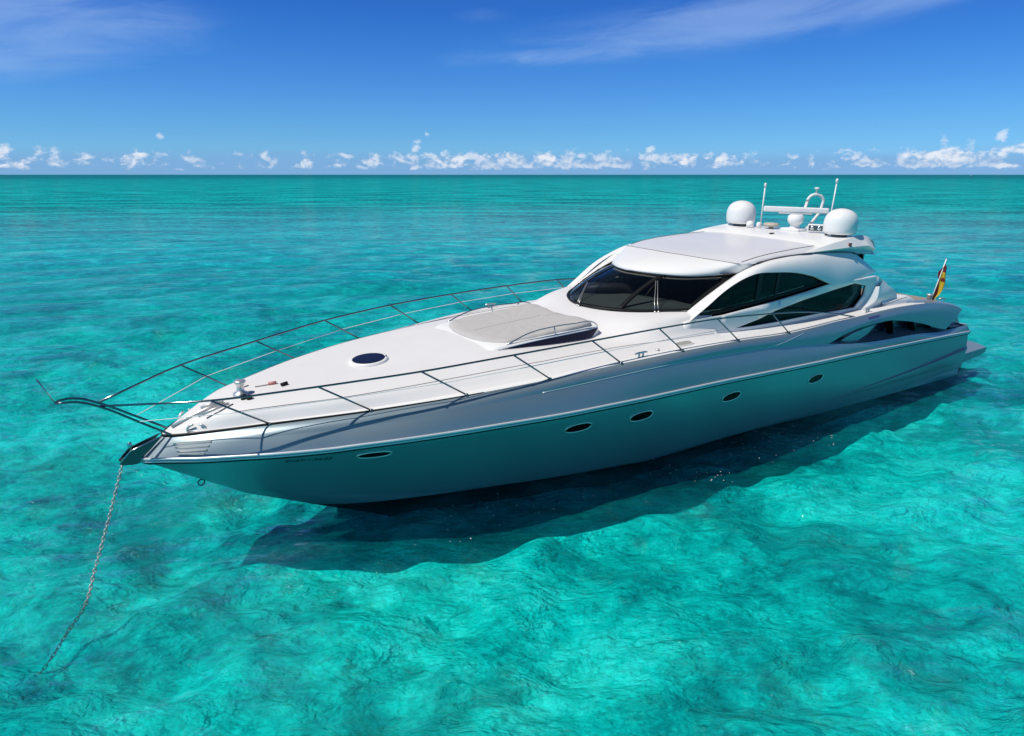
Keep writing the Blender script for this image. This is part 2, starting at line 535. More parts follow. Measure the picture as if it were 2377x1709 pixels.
def build_sea():
    me = wave_sheet('sea', 0.0, -15, 20, 3.5, 34, 0.10, 100, 0.40, 8.0, 0.0045, 0.75, 0.62, 118, 60000)
    o = bpy.data.objects.new('sea', me); COL.objects.link(o)
    o['kind'] = 'structure'
    o['label'] = 'clear turquoise sea with small ripples reaching the horizon'
    m = bpy.data.materials.new('turquoise_water'); m.use_nodes = True
    T = NT(m.node_tree); T.n.clear()
    out = T.new('ShaderNodeOutputMaterial')
    P = T.new('ShaderNodeTexCoord').outputs['Object']
    def mapped(T, P, rot, sc):
        mp = T.new('ShaderNodeMapping'); T.l.new(P, mp.inputs[0])
        mp.inputs['Rotation'].default_value = (0, 0, R(rot)); mp.inputs['Scale'].default_value = sc
        return mp.outputs[0]
    def threads(T, vec, scale, detail, dist, power):
        n_ = T.noise(vec, scale, detail, 0.62, dist)
        return T.math('POWER', T.math('SUBTRACT', 1.0, T.math('ABSOLUTE', T.math('MULTIPLY', T.math('SUBTRACT', n_, 0.5), 2.6)), clamp=True), power)
    Q = mapped(T, P, -22, (0.55, 1.0, 1.0))
    Q2 = mapped(T, P, 10, (0.60, 1.0, 1.0))
    dist = T.vmath('LENGTH', P)
    mid = T.noise(P, 0.42, 8, 0.66, 0.5)
    rip = T.noise(Q, 2.8, 10, 0.76, 0.4)
    v = T.math('ADD', T.math('MULTIPLY', mid, 0.50), T.math('MULTIPLY', rip, 0.50))
    v = T.math('ADD', v, T.math('MULTIPLY', threads(T, Q, 2.2, 5, 0.6, 7.0), 0.05))  # caustic filaments and ripple refraction painted into the surface colour
    v = T.math('SUBTRACT', v, T.math('MULTIPLY', threads(T, Q2, 1.8, 5, 0.6, 7.0), 0.05))
    col = T.ramp(v, [(0.38, (0.0004, 0.12, 0.16)), (0.44, (0.0005, 0.27, 0.30)), (0.50, (0.0006, 0.37, 0.385)), (0.55, (0.001, 0.54, 0.53)), (0.62, (0.01, 0.80, 0.75))])
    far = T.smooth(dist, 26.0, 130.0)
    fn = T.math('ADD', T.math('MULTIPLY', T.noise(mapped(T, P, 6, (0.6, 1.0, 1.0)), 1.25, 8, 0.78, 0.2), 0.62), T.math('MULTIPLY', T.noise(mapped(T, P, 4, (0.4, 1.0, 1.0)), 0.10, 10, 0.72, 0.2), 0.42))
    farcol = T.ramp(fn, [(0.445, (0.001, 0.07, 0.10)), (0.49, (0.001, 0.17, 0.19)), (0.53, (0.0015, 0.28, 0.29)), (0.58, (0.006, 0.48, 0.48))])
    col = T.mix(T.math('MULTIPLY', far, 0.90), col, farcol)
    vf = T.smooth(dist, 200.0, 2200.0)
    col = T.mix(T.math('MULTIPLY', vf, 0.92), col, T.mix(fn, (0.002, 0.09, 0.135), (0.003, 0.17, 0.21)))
    b1 = T.new('ShaderNodeBump'); b1.inputs['Strength'].default_value = 0.8; b1.inputs['Distance'].default_value = 0.16
    hgt = T.math('ADD', T.math('MULTIPLY', T.noise(Q, 3.4, 8, 0.66, 0.2), 0.9), T.math('MULTIPLY', T.noise(Q2, 1.0, 5, 0.6, 0.2), 1.3))
    T.l.new(hgt, b1.inputs['Height'])
    df = T.new('ShaderNodeBsdfDiffuse'); T.l.new(col, df.inputs[0]); T.l.new(b1.outputs[0], df.inputs['Normal'])
    tr = T.new('ShaderNodeBsdfTransparent'); tr.inputs[0].default_value = (0.86, 0.99, 0.985, 1)
    body = T.new('ShaderNodeMixShader')
    T.l.new(T.smooth(dist, 16.0, 75.0, 0.86, 0.0), body.inputs[0]); T.l.new(df.outputs[0], body.inputs[1]); T.l.new(tr.outputs[0], body.inputs[2])
    gl = T.new('ShaderNodeBsdfGlossy'); gl.inputs['Roughness'].default_value = 0.05; T.l.new(b1.outputs[0], gl.inputs['Normal'])
    gl.inputs[0].default_value = (0.9, 0.95, 1, 1)
    fr = T.new('ShaderNodeFresnel'); fr.inputs[0].default_value = 1.33; T.l.new(b1.outputs[0], fr.inputs['Normal'])
    fac = T.math('MINIMUM', fr.outputs[0], T.smooth(dist, 20.0, 200.0, 0.60, 0.06))
    mx = T.new('ShaderNodeMixShader'); T.l.new(fac, mx.inputs[0]); T.l.new(body.outputs[0], mx.inputs[1]); T.l.new(gl.outputs[0], mx.inputs[2])
    T.l.new(mx.outputs[0], out.inputs[0])
    me.materials.append(m)

    # the milky depth of the water just under the surface, rippled, with weed patches showing as darker blots
    md = wave_sheet('water_depth', -0.55, -15, 20, 3.5, 34, 0.11, 70, 0.5, 4.0, 0.0095, 0.85, 0.75, 112, 500)
    bed = bpy.data.objects.new('water_depth', md); COL.objects.link(bed)
    bed['kind'] = 'structure'; bed['label'] = 'turquoise depth of the water with darker blots and painted caustic light threads'
    mt = bpy.data.materials.new('deep_water'); mt.use_nodes = True; md.materials.append(mt)
    S = NT(mt.node_tree)
    PP = S.new('ShaderNodeTexCoord').outputs['Object']
    q = mapped(S, PP, -24, (0.6, 1.0, 1.0))
    n_big = S.noise(PP, 0.15, 6, 0.62, 0.8); n_mid = S.noise(PP, 0.60, 10, 0.70, 0.5); n_rip = S.noise(q, 2.8, 8, 0.72, 0.4)
    vv = S.math('ADD', S.math('ADD', S.math('MULTIPLY', n_big, 0.66), S.math('MULTIPLY', n_mid, 0.34)), S.math('MULTIPLY', n_rip, 0.25))
    vv = S.math('ADD', vv, S.math('MULTIPLY', threads(S, q, 2.2, 4, 0.3, 9.0), 0.04))  # threads of refracted light painted into the depth's colour
    vv = S.math('SUBTRACT', vv, S.math('MULTIPLY', threads(S, mapped(S, PP, 20, (0.5, 1.0, 1.0)), 1.6, 4, 0.3, 9.0), 0.04))
    c2 = S.ramp(vv, [(0.48, (0.0, 0.15, 0.175)), (0.535, (0.0, 0.34, 0.36)), (0.595, (0.001, 0.58, 0.565)), (0.645, (0.002, 0.78, 0.73)), (0.705, (0.03, 0.95, 0.90))])
    weed = S.smooth(S.math('ADD', S.math('MULTIPLY', S.noise(PP, 0.24, 4, 0.55, 0.4), 0.8), S.math('MULTIPLY', S.noise(PP, 1.1, 5, 0.6, 0.4), 0.2)), 0.525, 0.60)
    c2 = S.mix(S.math('MULTIPLY', weed, 0.62), c2, (0.0, 0.17, 0.19))
    bs = S.n['Principled BSDF']
    bb = S.new('ShaderNodeBump'); bb.inputs['Strength'].default_value = 1.0; bb.inputs['Distance'].default_value = 0.24
    S.l.new(S.math('ADD', S.noise(q, 3.4, 4, 0.58, 0.2), S.math('MULTIPLY', threads(S, q, 1.9, 4, 0.3, 3.0), 0.25)), bb.inputs['Height'])
    S.l.new(bb.outputs[0], bs.inputs['Normal'])
    S.l.new(c2, bs.inputs['Base Color'])
    bs.inputs['Roughness'].default_value = 1.0
    bs.inputs['Specular IOR Level'].default_value = 0.0
build_sea()

# ------------------------------------------------------------------ yacht: curves in the boat frame (x forward from the stern, y to port, z up)
yacht = empty('motor_yacht', 'long silver motor yacht with white decks and two white radar domes, anchored on turquoise water', 'yacht')
yacht.matrix_world = B2W

# deck edge
S_PTS = [(-1.48, 2.814, 2.43), (-0.80, 2.832, 2.62), (0.18, 2.858, 2.79), (1.28, 2.883, 2.925), (2.44, 2.898, 2.985), (3.3, 2.908, 3.005), (4.4, 2.922, 3.0), (5.3, 2.932, 2.985), (6.1, 2.937, 2.98),
         (7.25, 2.944, 2.955), (8.14, 2.95, 2.952), (10.06, 2.945, 3.03), (11.9, 2.915, 3.055), (13.6, 2.825, 3.025), (15.25, 2.63, 2.933), (16.91, 2.31, 2.828),
         (18.54, 1.791, 2.70), (20.09, 1.098, 2.556), (20.9, 0.62, 2.44), (21.47, 0.2, 2.342), (21.64, 0.0, 2.31)]
yS = pchip([p[0] for p in S_PTS], [p[1] for p in S_PTS]); zS = pchip([p[0] for p in S_PTS], [p[2] for p in S_PTS])
R_PTS = [(-1.91, 2.99, 1.684), (0.826, 3.076, 1.842), (3.018, 3.116, 1.949), (4.932, 3.145, 2.037), (7.409, 3.166, 2.128), (9.155, 3.18, 2.207), (11.167, 3.16, 2.276), (12.893, 3.115, 2.303), (14.361, 3.015, 2.315), (15.031, 2.946, 2.314), (16.155, 2.771, 2.313), (17.239, 2.554, 2.299), (18.234, 2.274, 2.268), (18.95, 2.005, 2.231), (19.312, 1.837, 2.196), (20.106, 1.461, 2.157), (20.646, 1.129, 2.122), (21.169, 0.783, 2.08), (21.683, 0.351, 2.034), (21.901, 0.149, 2.004), (22.01, 0.0, 1.986)]
M_PTS = [(9.273, 3.035, 2.753), (12.417, 3.015, 2.862), (15.042, 2.78, 2.762), (17.13, 2.45, 2.642), (18.621, 1.968, 2.521), (20.109, 1.302, 2.403), (20.904, 0.82, 2.298), (21.551, 0.307, 2.203), (21.84, 0.0, 2.15)]
U_PTS = [(-0.238, 2.951, 1.952), (0.409, 2.97, 2.086), (1.394, 2.994, 2.345), (2.508, 3.009, 2.569), (3.762, 3.027, 2.723), (4.737, 3.035, 2.723), (5.782, 3.042, 2.623), (6.558, 3.055, 2.484)] + M_PTS
L_PTS = [(-1.662, 2.957, 1.924), (-0.238, 2.953, 1.922), (1.933, 3.05, 2.112), (3.963, 3.078, 2.214), (5.358, 3.096, 2.33), (6.558, 3.055, 2.481)] + M_PTS

def tparams(n=150):
    t = np.linspace(0, 1, n)
    return t
def along(pts, xend0, n=170):
    """sample a longitudinal curve so that equal parameters sit near equal x"""
    f_y = pchip([p[0] for p in pts], [p[1] for p in pts]); f_z = pchip([p[0] for p in pts], [p[2] for p in pts])
    t = np.linspace(0, 1, n)
    w = 1 - (1 - t) ** 1.35
    x = pts[0][0] + (pts[-1][0] - pts[0][0]) * w
    return np.stack([x, f_y(x), f_z(x)], 1)

def ruled(a, b, n, bulge=None):
    rows = []
    for s in np.linspace(0, 1, n):
        r = a * (1 - s) + b * s
        if bulge is not None:
            r = r + bulge * (4 * s * (1 - s))[..., None] if isinstance(s, np.ndarray) else r + bulge * (4 * s * (1 - s))
        rows.append(r)
    return rows

cS, cU, cL, cR = along(S_PTS, 0), along(U_PTS, 0), along(L_PTS, 0), along(R_PTS, 0)
def outb(c, dy, dz=0.0):
    o = np.zeros_like(c); k = np.clip(c[:, 1] / 1.5, 0, 1)
    o[:, 1] = dy * k; o[:, 2] = dz * k
    return o
hull = Mesh()
hull.grid([list(map(tuple, r)) for r in ruled(cS, cU, 6, outb(cS, 0.03, 0.02))])
hull.grid([list(map(tuple, r)) for r in ruled(cL, cR, 5, outb(cL, 0.015))])
# below the rubbing strake
R2 = [(x, max(0, y - 0.03), z - 0.075) for x, y, z in R_PTS[:-1]] + [(21.98, 0.0, 1.93)]
C_PTS = [(-2.22, 2.84, 0.36), (1, 2.79, 0.33), (5, 2.57, 0.30), (9, 2.33, 0.28), (12, 2.14, 0.28), (14, 1.83, 0.30), (16, 1.40, 0.37), (17.4, 0.98, 0.48), (18.6, 0.60, 0.61), (19.5, 0.34, 0.74), (20.38, 0.0, 0.89)]
B_PTS = [(-2.12, 2.845, 0.13), (1.15, 2.715, 0.145), (5.38, 2.45, 0.15), (8.76, 2.16, 0.155), (11.77, 2.06, 0.17), (12.6, 1.94, 0.19), (13.97, 1.70, 0.22), (16.05, 1.23, 0.27), (17.8, 0.72, 0.29), (18.6, 0.36, 0.285), (19.12, 0.0, 0.28)]
K_PTS = [(-2.0, 2.75, -0.3), (1.15, 2.55, -0.3), (5.38, 2.25, -0.3), (8.76, 1.9, -0.3), (11.77, 1.7, -0.3), (13.97, 1.25, -0.3), (16.05, 0.68, -0.3), (17.2, 0.3, -0.3), (17.85, 0.0, -0.3)]
cR2, cC, cB, cK = along(R2, 0), along(C_PTS, 0), along(B_PTS, 0), along(K_PTS, 0)
flare = np.zeros_like(cR2)
bowk = np.clip((cR2[:, 0] - 13) / 6, 0, 1) * np.clip((22 - cR2[:, 0]) / 2.0, 0, 1)
flare[:, 1] = (0.03 - 0.17 * bowk) * np.clip(cR2[:, 1] / 0.5, 0, 1)
hull.grid([list(map(tuple, r)) for r in ruled(cR2, cC, 10, flare)])
cC2 = cC.copy(); cC2[:, 1] = np.maximum(0, cC[:, 1] - 0.05 * np.clip(cC[:, 1] / .3, 0, 1)); cC2[:, 2] -= 0.012; cC2[-1, 0] = 20.08; cC2[-1, 2] = 0.815
hull.grid([list(map(tuple, cC)), list(map(tuple, cC2))])
hull.grid([list(map(tuple, r)) for r in ruled(cC2, cB, 4)])
lip = cR.copy(); lip[:, 2] -= 0.04; lip[:, 1] = np.maximum(0, lip[:, 1])
hull.grid([list(map(tuple, cR)), list(map(tuple, cR2))])
# transom
for a, b in ((cL, cR), (cR2, cC), (cC, cB)):
    hull.grid([[tuple(a[0] * [1, s, 1]) for s in np.linspace(0, 1, 5)], [tuple(b[0] * [1, s, 1]) for s in np.linspace(0, 1, 5)]])
hull.grid([[tuple(cR[0] * [1, s, 1]) for s in np.linspace(0, 1, 5)], [tuple(cR2[0] * [1, s, 1]) for s in np.linspace(0, 1, 5)]])
hull.mirrored()
hull_o = sharp(hull.build('hull', M['silver'], yacht), 28)
bt = Mesh().grid([list(map(tuple, cB)), list(map(tuple, ruled(cB, cK, 4)[1])), list(map(tuple, ruled(cB, cK, 4)[2])), list(map(tuple, cK)), [(x - 0.25 - 1.1 * float(np.clip((x - 11) / 7, 0, 1)), y * 0.62, -1.0) for x, y, z in cK], [(x - 0.5 - 1.7 * float(np.clip((x - 11) / 7, 0, 1)), 0.0, -1.35) for x, y, z in cK]]).mirrored()
bt.build('hull_bottom', M['antifoul'], yacht)
bv = BVHTree.FromPolygons([Vector(p) for p in hull.v], hull.f)
def hull_y(x, z, side=1):
    h = bv.ray_cast(Vector((x, 6 * side, z)), Vector((0, -side, 0)))
    return (h[0], h[1] if h[1].y * side > 0 else -h[1]) if h[0] is not None else (None, None)

# rubbing strake: two steel-grey beads with a dark line under them
rr = Mesh(); rd = Mesh()
k = np.clip(cR[:, 1] / 0.2, 0.35, 1)
up = [(x, y + 0.022, z + 0.0) for x, y, z in cR]; lo = [(x, y + 0.016, z - 0.05) for x, y, z in cR]
rr.tube(up, 0.027, 8); rr.tube(lo, 0.020, 8)
rd.tube([(x, y + 0.034, z - 0.010) for x, y, z in cR2], 0.016, 6)
rr.mirrored(); rd.mirrored()
M['strake'] = principled('satin_strake', (0.62, 0.66, 0.70), 0.30, 0.25)
rub = rr.build('rub_rail', M['strake'], yacht)
rd.build('rubber_seam', M['black'], rub)
# raised crease lines in the topsides, their highlight put in as paler paint
cr = Mesh()
def on_hull(pts, r, off=0.0):
    out = []
    for x, z in pts:
        p, n = hull_y(x, z)
        out.append(tuple(p + n * off))
    return cr.tube(out, r, 6)
mz = pchip([p[0] for p in M_PTS], [p[2] for p in M_PTS])
on_hull([(x, float(mz(x))) for x in np.linspace(15.5, 9.2, 40)] , 0.009, -0.003)
on_hull([(x, float(np.interp(x, [7.5, 8.5, 9.2], [2.90, 2.775, 2.733]))) for x in np.linspace(9.2, 7.5, 12)], 0.009, -0.003)
cr.mirrored().build('moulded_crease', M['strake'], yacht)

# spray moulding near the stern
sm = Mesh(); rows = []
for i, t in enumerate(np.linspace(0, 1, 24)):
    x = 5.2 - 7.35 * t
    zc = 0.62 + 0.30 * t; w = 0.05 + 0.20 * t; pr = 0.012 + 0.085 * t
    row = []
    for s, q in ((1.0, -0.01), (0.72, pr * .96), (0.5, pr), (-0.3, pr * 0.72), (-1.6, -0.01)):
        z = zc + s * w
        p, n = hull_y(x, z)
        row.append((x, p.y + q, z) if p is not None else (x, 2.84 + q, z))
    rows.append(row)
sm.grid(rows)
b0 = len(sm.v) - 5; sm.f.append((b0, b0 + 1, b0 + 2, b0 + 3, b0 + 4))
sharp(sm.mirrored().build('spray_strake', M['silver'], yacht), 40)

# ---- portholes, each a steel ring with a dark pane
def porthole(x, z, side):
    p, n = hull_y(x, z, side)
    p2, _ = hull_y(x - 0.1, z, side); p1, _ = hull_y(x + 0.1, z, side)
    tx = (p1 - p2).normalized(); tz = n.cross(tx); tz = tz if tz.z > 0 else -tz
    ring = Mesh(); pts = []
    a, b = 0.305, 0.135
    tt = np.linspace(0, 2 * math.pi, 40)
    for t in tt[:-1]:
        u, v = a * math.copysign(abs(math.cos(t)) ** 0.9, math.cos(t)), b * math.copysign(abs(math.sin(t)) ** 0.9, math.sin(t))
        q, _ = hull_y(p.x + tx.x * u, p.z + tz.z * v + tx.z * u, side)
        pts.append((q if q is not None else p + tx * u + tz * v) + n * 0.004)
    pts = pts + [pts[0], pts[1]]
    ring.tube(pts, 0.015, 6, cap=False)
    ro = ring.build('porthole', M['satin'], yacht)
    pane = Mesh(); inner = [p + (q - p) * 0.985 + n * 0.002 for q in pts[:-2]]
    c = len(inner)
    pane.add(inner + [p + n * 0.004], [(i, (i + 1) % c, c) for i in range(c)])
    pane.build('pane', M['dglass'], ro)
for x, z in ((18.52, 1.87), (14.55, 1.826), (12.96, 1.795), (10.12, 1.715), (6.75, 1.571)):
    porthole(x, z, 1)

# ---- lettering on the bow: the registration
def lettering(text, x0, z0, length, height, mat, name='registration_letters', side=1):
    cu = bpy.data.curves.new(name, 'FONT'); cu.body = text; cu.size = 1.0; cu.resolution_u = 3; cu.offset = 0.012
    to = bpy.data.objects.new(name + '_tmp', cu); COL.objects.link(to)
    bpy.context.view_layer.update()
    dg = bpy.context.evaluated_depsgraph_get()
    me = bpy.data.meshes.new_from_object(to.evaluated_get(dg))
    bpy.data.objects.remove(to)
    co = np.array([v.co[:] for v in me.vertices]); w = co[:, 0].max() - co[:, 0].min(); h0 = 0.7
    vs = []
    for c in co:
        x = x0 - (c[0] - co[:, 0].min()) / w * length; z = z0 + c[1] / h0 * height + (c[0] / w) * -0.012
        q, n = hull_y(x, z, side)
        vs.append(q + n * 0.006)
    fs = [tuple(p.vertices) for p in me.polygons]
    return obj(name, vs, fs, mat, yacht, smooth=False)
lettering('6\u00aa-AT-1-34-22', 19.93, 1.845, 0.72, 0.085, M['letter'])

# ---- bow vents: four bright slats in the grey topside
def band_point(x, s, off=0.0):
    """a point on the upper band: s=0 at the deck edge, 1 at the rubbing strake"""
    q = None
    z = float(np.interp(s, [0, 1], [zS(x), np.interp(x, [p[0] for p in R_PTS], [p[2] for p in R_PTS])]))
    q, n = hull_y(x, z)
    return q + n * off, n
for i in range(4):
    f = 0.28 + 0.165 * i
    sl = Mesh(); rws = []
    for x in np.linspace(21.50 - 0.01 * i, 20.98 + 0.045 * i, 8):
        p, n = band_point(x, f, 0.004); p2, n2 = band_point(x, f + 0.055, 0.028); p3, n3 = band_point(x, f + 0.10, 0.003)
        rws.append([tuple(p), tuple(p2), tuple(p3)])
    sl.grid(rws)
    sl.build('bow_vent_slat', M['satin'], yacht, smooth=False)

# ---- louvred opening in the aft quarter
def vent_strip(c0, c1, n):
    return [tuple(p) for p in spline(c0, n)], [tuple(p) for p in spline(c1, n)]
Uv = U_PTS[:8]; Lv = L_PTS[1:6]
n = 40
xs = np.linspace(-0.30, U_PTS[7][0], n)
fu = pchip([p[0] for p in Uv], [p[2] for p in Uv]); fl = pchip([p[0] for p in Lv], [p[2] for p in Lv]); fyu = pchip([p[0] for p in Uv], [p[1] for p in Uv])
def dep(x): return 0.30 * np.clip((6.47 - x) / 2.0, 0, 1) ** 0.7 + 0.0
rows = []
for x in xs:
    hgt = fu(x) - fl(x)
    led = min(0.10, hgt * 0.35) * np.clip((6.3 - x) / 1.5, 0, 1)
    rows.append([(x, fyu(x) - 0.004, fu(x)), (x, fyu(x) - dep(x), fu(x) + 0.03), (x, fyu(x) - dep(x) - 0.05, fl(x) + led + 0.01)])
qv = sharp(Mesh().grid(rows).mirrored().build('quarter_vent', M['navy'], yacht), 30)
rows = []
for x in xs:
    hgt = fu(x) - fl(x)
    led = min(0.10, hgt * 0.35) * np.clip((6.3 - x) / 1.5, 0, 1)
    rows.append([(x, fyu(x) - 0.003, fl(x)), (x, fyu(x) - dep(x) - 0.052, fl(x) + led + 0.012)])
Mesh().grid(rows).mirrored().build('ledge', M['silver'], qv)
for xa in (3.25, 1.95):           # curved fins
    rows = []
    for s in np.linspace(0, 1, 8):
        x = xa - 0.45 * s + 0.25 * s * s
        z = fu(x) * (1 - s) + (fl(x) + 0.06) * s
        rows.append([(x + 0.03, fyu(x) - 0.03, z), (x - 0.03, fyu(x) - 0.06, z), (x - 0.10, fyu(x) - dep(x) - 0.03, z)])
    f_o = Mesh().grid(rows).build('fin', M['navy'], qv)
    solid(f_o, 0.02)
# shaped insert pane with a bright edge
tri = [(5.745, 2.475), (4.95, 2.60), (4.094, 2.63), (4.45, 2.45), (4.896, 2.315), (5.4, 2.33)]
def vmap(x, z): return (x, fyu(x) - 0.06, z)
v_, f_ = cdt_panel([(5.78, 2.44), (5.3, 2.545), (4.7, 2.61), (4.15, 2.645), (4.5, 2.45), (4.95, 2.325), (5.45, 2.355)], [], 0.2, vmap)
obj('insert', v_, f_, M['silver'], qv)
Mesh().tube([vmap(x, z + 0.005) for x, z in ((5.80, 2.435), (5.3, 2.55), (4.7, 2.615), (4.13, 2.65))], 0.014, 6).build('insert_edge', M['strake'], qv)
# the inner bulwark seen under the end of the wing
mirror_copy(Mesh().grid([[(0.2, 2.70, 1.9), (-0.9, 2.66, 1.88), (-2.0, 2.60, 1.86)], [(0.2, 2.68, 2.4), (-0.9, 2.62, 2.38), (-1.75, 2.56, 2.22)]]).build('inner_bulwark', M['silver'], yacht))

# ---- deck ------------------------------------------------------------------------------------------------
CRx = [9.4, 10.8, 11.5, 12.9, 15.1, 17.35, 18.85, 19.86, 20.44, 21.2, 21.64]
yC = pchip(CRx, [2.47, 2.40, 2.36, 2.21, 2.04, 1.76, 1.38, 0.96, 0.70, 0.28, 0.0])
zC = pchip(CRx, [3.10, 3.13, 3.14, 3.15, 3.10, 3.0, 2.89, 2.80, 2.74, 2.50, 2.33])
z0 = pchip([9.4, 10.3, 11.5, 12.3, 13.0, 14.4, 15.7, 17.75, 19.2, 20.3, 21.1, 21.64], [3.60, 3.60, 3.58, 3.53, 3.42, 3.30, 3.23, 3.04, 2.94, 2.83, 2.60, 2.33])
hshx = [9.4, 10.3, 10.8, 11.5, 12.0, 12.4, 12.8, 13.2, 14.1, 15.5, 16.6, 18, 20.5, 21.64]
ySh = pchip(hshx, [2.18, 2.16, 2.12, 1.98, 1.80, 1.58, 1.38, 1.33, 1.33, 1.22, 1.0, 0.80, 0.34, 0.0])
zShz = pchip(hshx, [3.585, 3.58, 3.56, 3.50, 3.42, 3.28, 3.135, 3.11, 3.135, 3.20, 3.12, 3.025, 2.82, 2.33])
def zShf(x): return float(np.clip((zShz(x) - zC(x)) / max(0.02, z0(x) - zC(x)), -0.2, 0.97))
def deck_section(x):
    zc0, zcr = z0(x), zC(x)
    pts = [(yS(x) - 0.0, zS(x) + 0.004), (yS(x) * 0.985, zS(x) + 0.022), (yS(x) * 0.95, zS(x) + 0.026), (yS(x) * 0.93, zS(x) + 0.012),
           (0.35 * yS(x) + 0.65 * yC(x), 0.45 * zS(x) + 0.55 * zcr + 0.0), (yC(x), zcr), (ySh(x), zcr + (zc0 - zcr) * zShf(x)), (ySh(x) * 0.5, zcr + (zc0 - zcr) * (zShf(x) + (1 - zShf(x)) * 0.78)), (0, zc0)]
    P = np.array(pts); u = np.r_[0, np.cumsum(np.hypot(*np.diff(P, axis=0).T) + 1e-6)]
    uu = np.unique(np.r_[u[:6], np.linspace(u[5], u[-1], 14)])
    return [(x, float(a), float(b)) for a, b in zip(np.interp(uu, u, pchip(u, P[:, 0])(u)) if False else pchip(u, P[:, 0])(uu), pchip(u, P[:, 1])(uu))]
dx = list(np.arange(10.2, 20.4, 0.18)) + list(np.linspace(20.4, 21.6, 14))
rows = [deck_section(x) for x in dx]
nmin = min(len(r) for r in rows)
rows = [r[:nmin - 1] + [r[-1]] for r in rows]
dk = Mesh().grid(rows).mirrored()
deck_o = sharp(dk.build('foredeck', [M['deck'], M['white']], yacht), 50)
for pl in deck_o.data.polygons:          # smooth white waterway outside, slightly greyer non-slip inside
    c_ = pl.center
    if abs(c_.y) > float(yS(c_.x)) * 0.945:
        pl.material_index = 1
dkv = BVHTree.FromPolygons([Vector(p) for p in dk.v], dk.f)
def deck_z(x, y):
    h = dkv.ray_cast(Vector((x, y, 8)), Vector((0, 0, -1)))
    return h[0].z if h[0] is not None else 2.5
def deck_n(x, y):
    h = dkv.ray_cast(Vector((x, y, 8)), Vector((0, 0, -1)))
    return (h[1] if h[1].z > 0 else -h[1]) if h[0] is not None else Vector((0, 0, 1))
def ywall(x, z=3.3):
    return 2.47 - 0.025 * max(0.0, x - 8.0) ** 2 - 0.05 * (z - 3.1)
rows = []
for x in np.linspace(1.3, 10.21, 60):
    yw = ywall(max(x, 1.0), 3.05) - 0.04
    zb = float(np.interp(x, [1.3, 3, 6, 9.4, 10.2], [2.96, 3.06, 3.04, 3.08, 3.11]))
    rows.append([(x, yS(x), zS(x) + 0.004), (x, yS(x) * 0.985, zS(x) + 0.022), (x, yS(x) * 0.955, zS(x) + 0.026), (x, yS(x) * 0.93, zS(x) + 0.014), (x, .5 * (yS(x) * .93 + yw), (zS(x) + zb) / 2), (x, yw, zb)])
sharp(Mesh().grid(rows).mirrored().build('side_deck', M['deck'], yacht), 50)
# grey aft wing tops and the cockpit between them
rows = []
for x in np.linspace(-1.46, 2.2, 24):
    z = zS(x); k_ = float(np.clip((2.2 - x) / 1.0, 0, 1))
    rows.append([(x, yS(x), z + 0.003), (x, yS(x) - 0.10, z + 0.05 * k_ + 0.003), (x, yS(x) - 0.30, z + 0.06 * k_ + 0.002), (x, yS(x) - 0.42, z - 0.02), (x, yS(x) - 0.46, 2.1)])
mirror_copy(Mesh().grid(rows).build('quarter_wing', M['silver'], yacht))
ck = Mesh()
ck.grid([[(x, y, 2.2) for y in np.linspace(-2.42, 2.42, 4)] for x in (-1.9, 3.4)])
ck.build('cockpit_sole', M['teak'], yacht, smooth=False)
cb = bevel(Mesh().box((-0.2, 0.2, 2.36), (2.2, 4.2, 0.45)).build('stern_sunbed_base', M['beige'], yacht, smooth=False), 0.08, 3)
bevel(Mesh().box((-0.1, 1.0, 2.63), (1.9, 2.4, 0.10)).build('aft_sunbed', M['teak'], yacht, smooth=False), 0.04, 3)
# transom deck
Mesh().grid([[(-0.9, y, 1.9), (-2.0, y, 1.87), (-2.23, y * 1.0, 1.62)] for y in np.linspace(-2.83, 2.83, 12)]).build('transom_top', M['white'], yacht)

# toe line: dark edging between deck and topside at the bow, then the fine crease line on deck
te = Mesh()
te.tube([(x, yS(x) + 0.006, zS(x) + 0.008) for x in np.linspace(16.6, 21.6, 40)], list(np.linspace(0.006, 0.026, 40)), 6)
te.mirrored().build('toe_seam', M['black'], yacht)
ts = Mesh()
for sgn in (1, -1):
    ts.tube([(x, sgn * yC(x), deck_z(x, sgn * yC(x)) + 0.002) for x in np.linspace(10.3, 20.6, 70)], 0.006, 5)
ts.build('deck_seam', M['seam'], yacht)

# ---- round foredeck hatch
def on_deck(x, y, off=0.0):
    return Vector((x, y, deck_z(x, y))) + deck_n(x, y) * off
ht = Mesh(); hx, hy, hr = 17.76, 0.0, 0.315
ring = []
for rad, off in ((0.385, 0.002), (0.375, 0.04), (0.35, 0.05), (0.32, 0.045)):
    ring.append([tuple(on_deck(hx + rad * 1.0 * math.cos(t), hy + rad * math.sin(t) , off)) for t in np.linspace(0, 2 * math.pi, 36, endpoint=False)])
ht.grid(ring, close=True)
hto = ht.build('deck_hatch', M['white'], yacht)
pn = [tuple(on_deck(hx + 0.322 * math.cos(t), hy + 0.322 * math.sin(t), 0.052)) for t in np.linspace(0, 2 * math.pi, 36, endpoint=False)]
Mesh().add(pn + [tuple(on_deck(hx, hy, 0.056))], [(i, (i + 1) % 36, 36) for i in range(36)]).build('pane', M['bluepane'], hto)
Mesh().tube([pn[15], tuple(on_deck(hx - .33, .13, .065))], 0.012, 6).build('latch', M['steel'], hto)

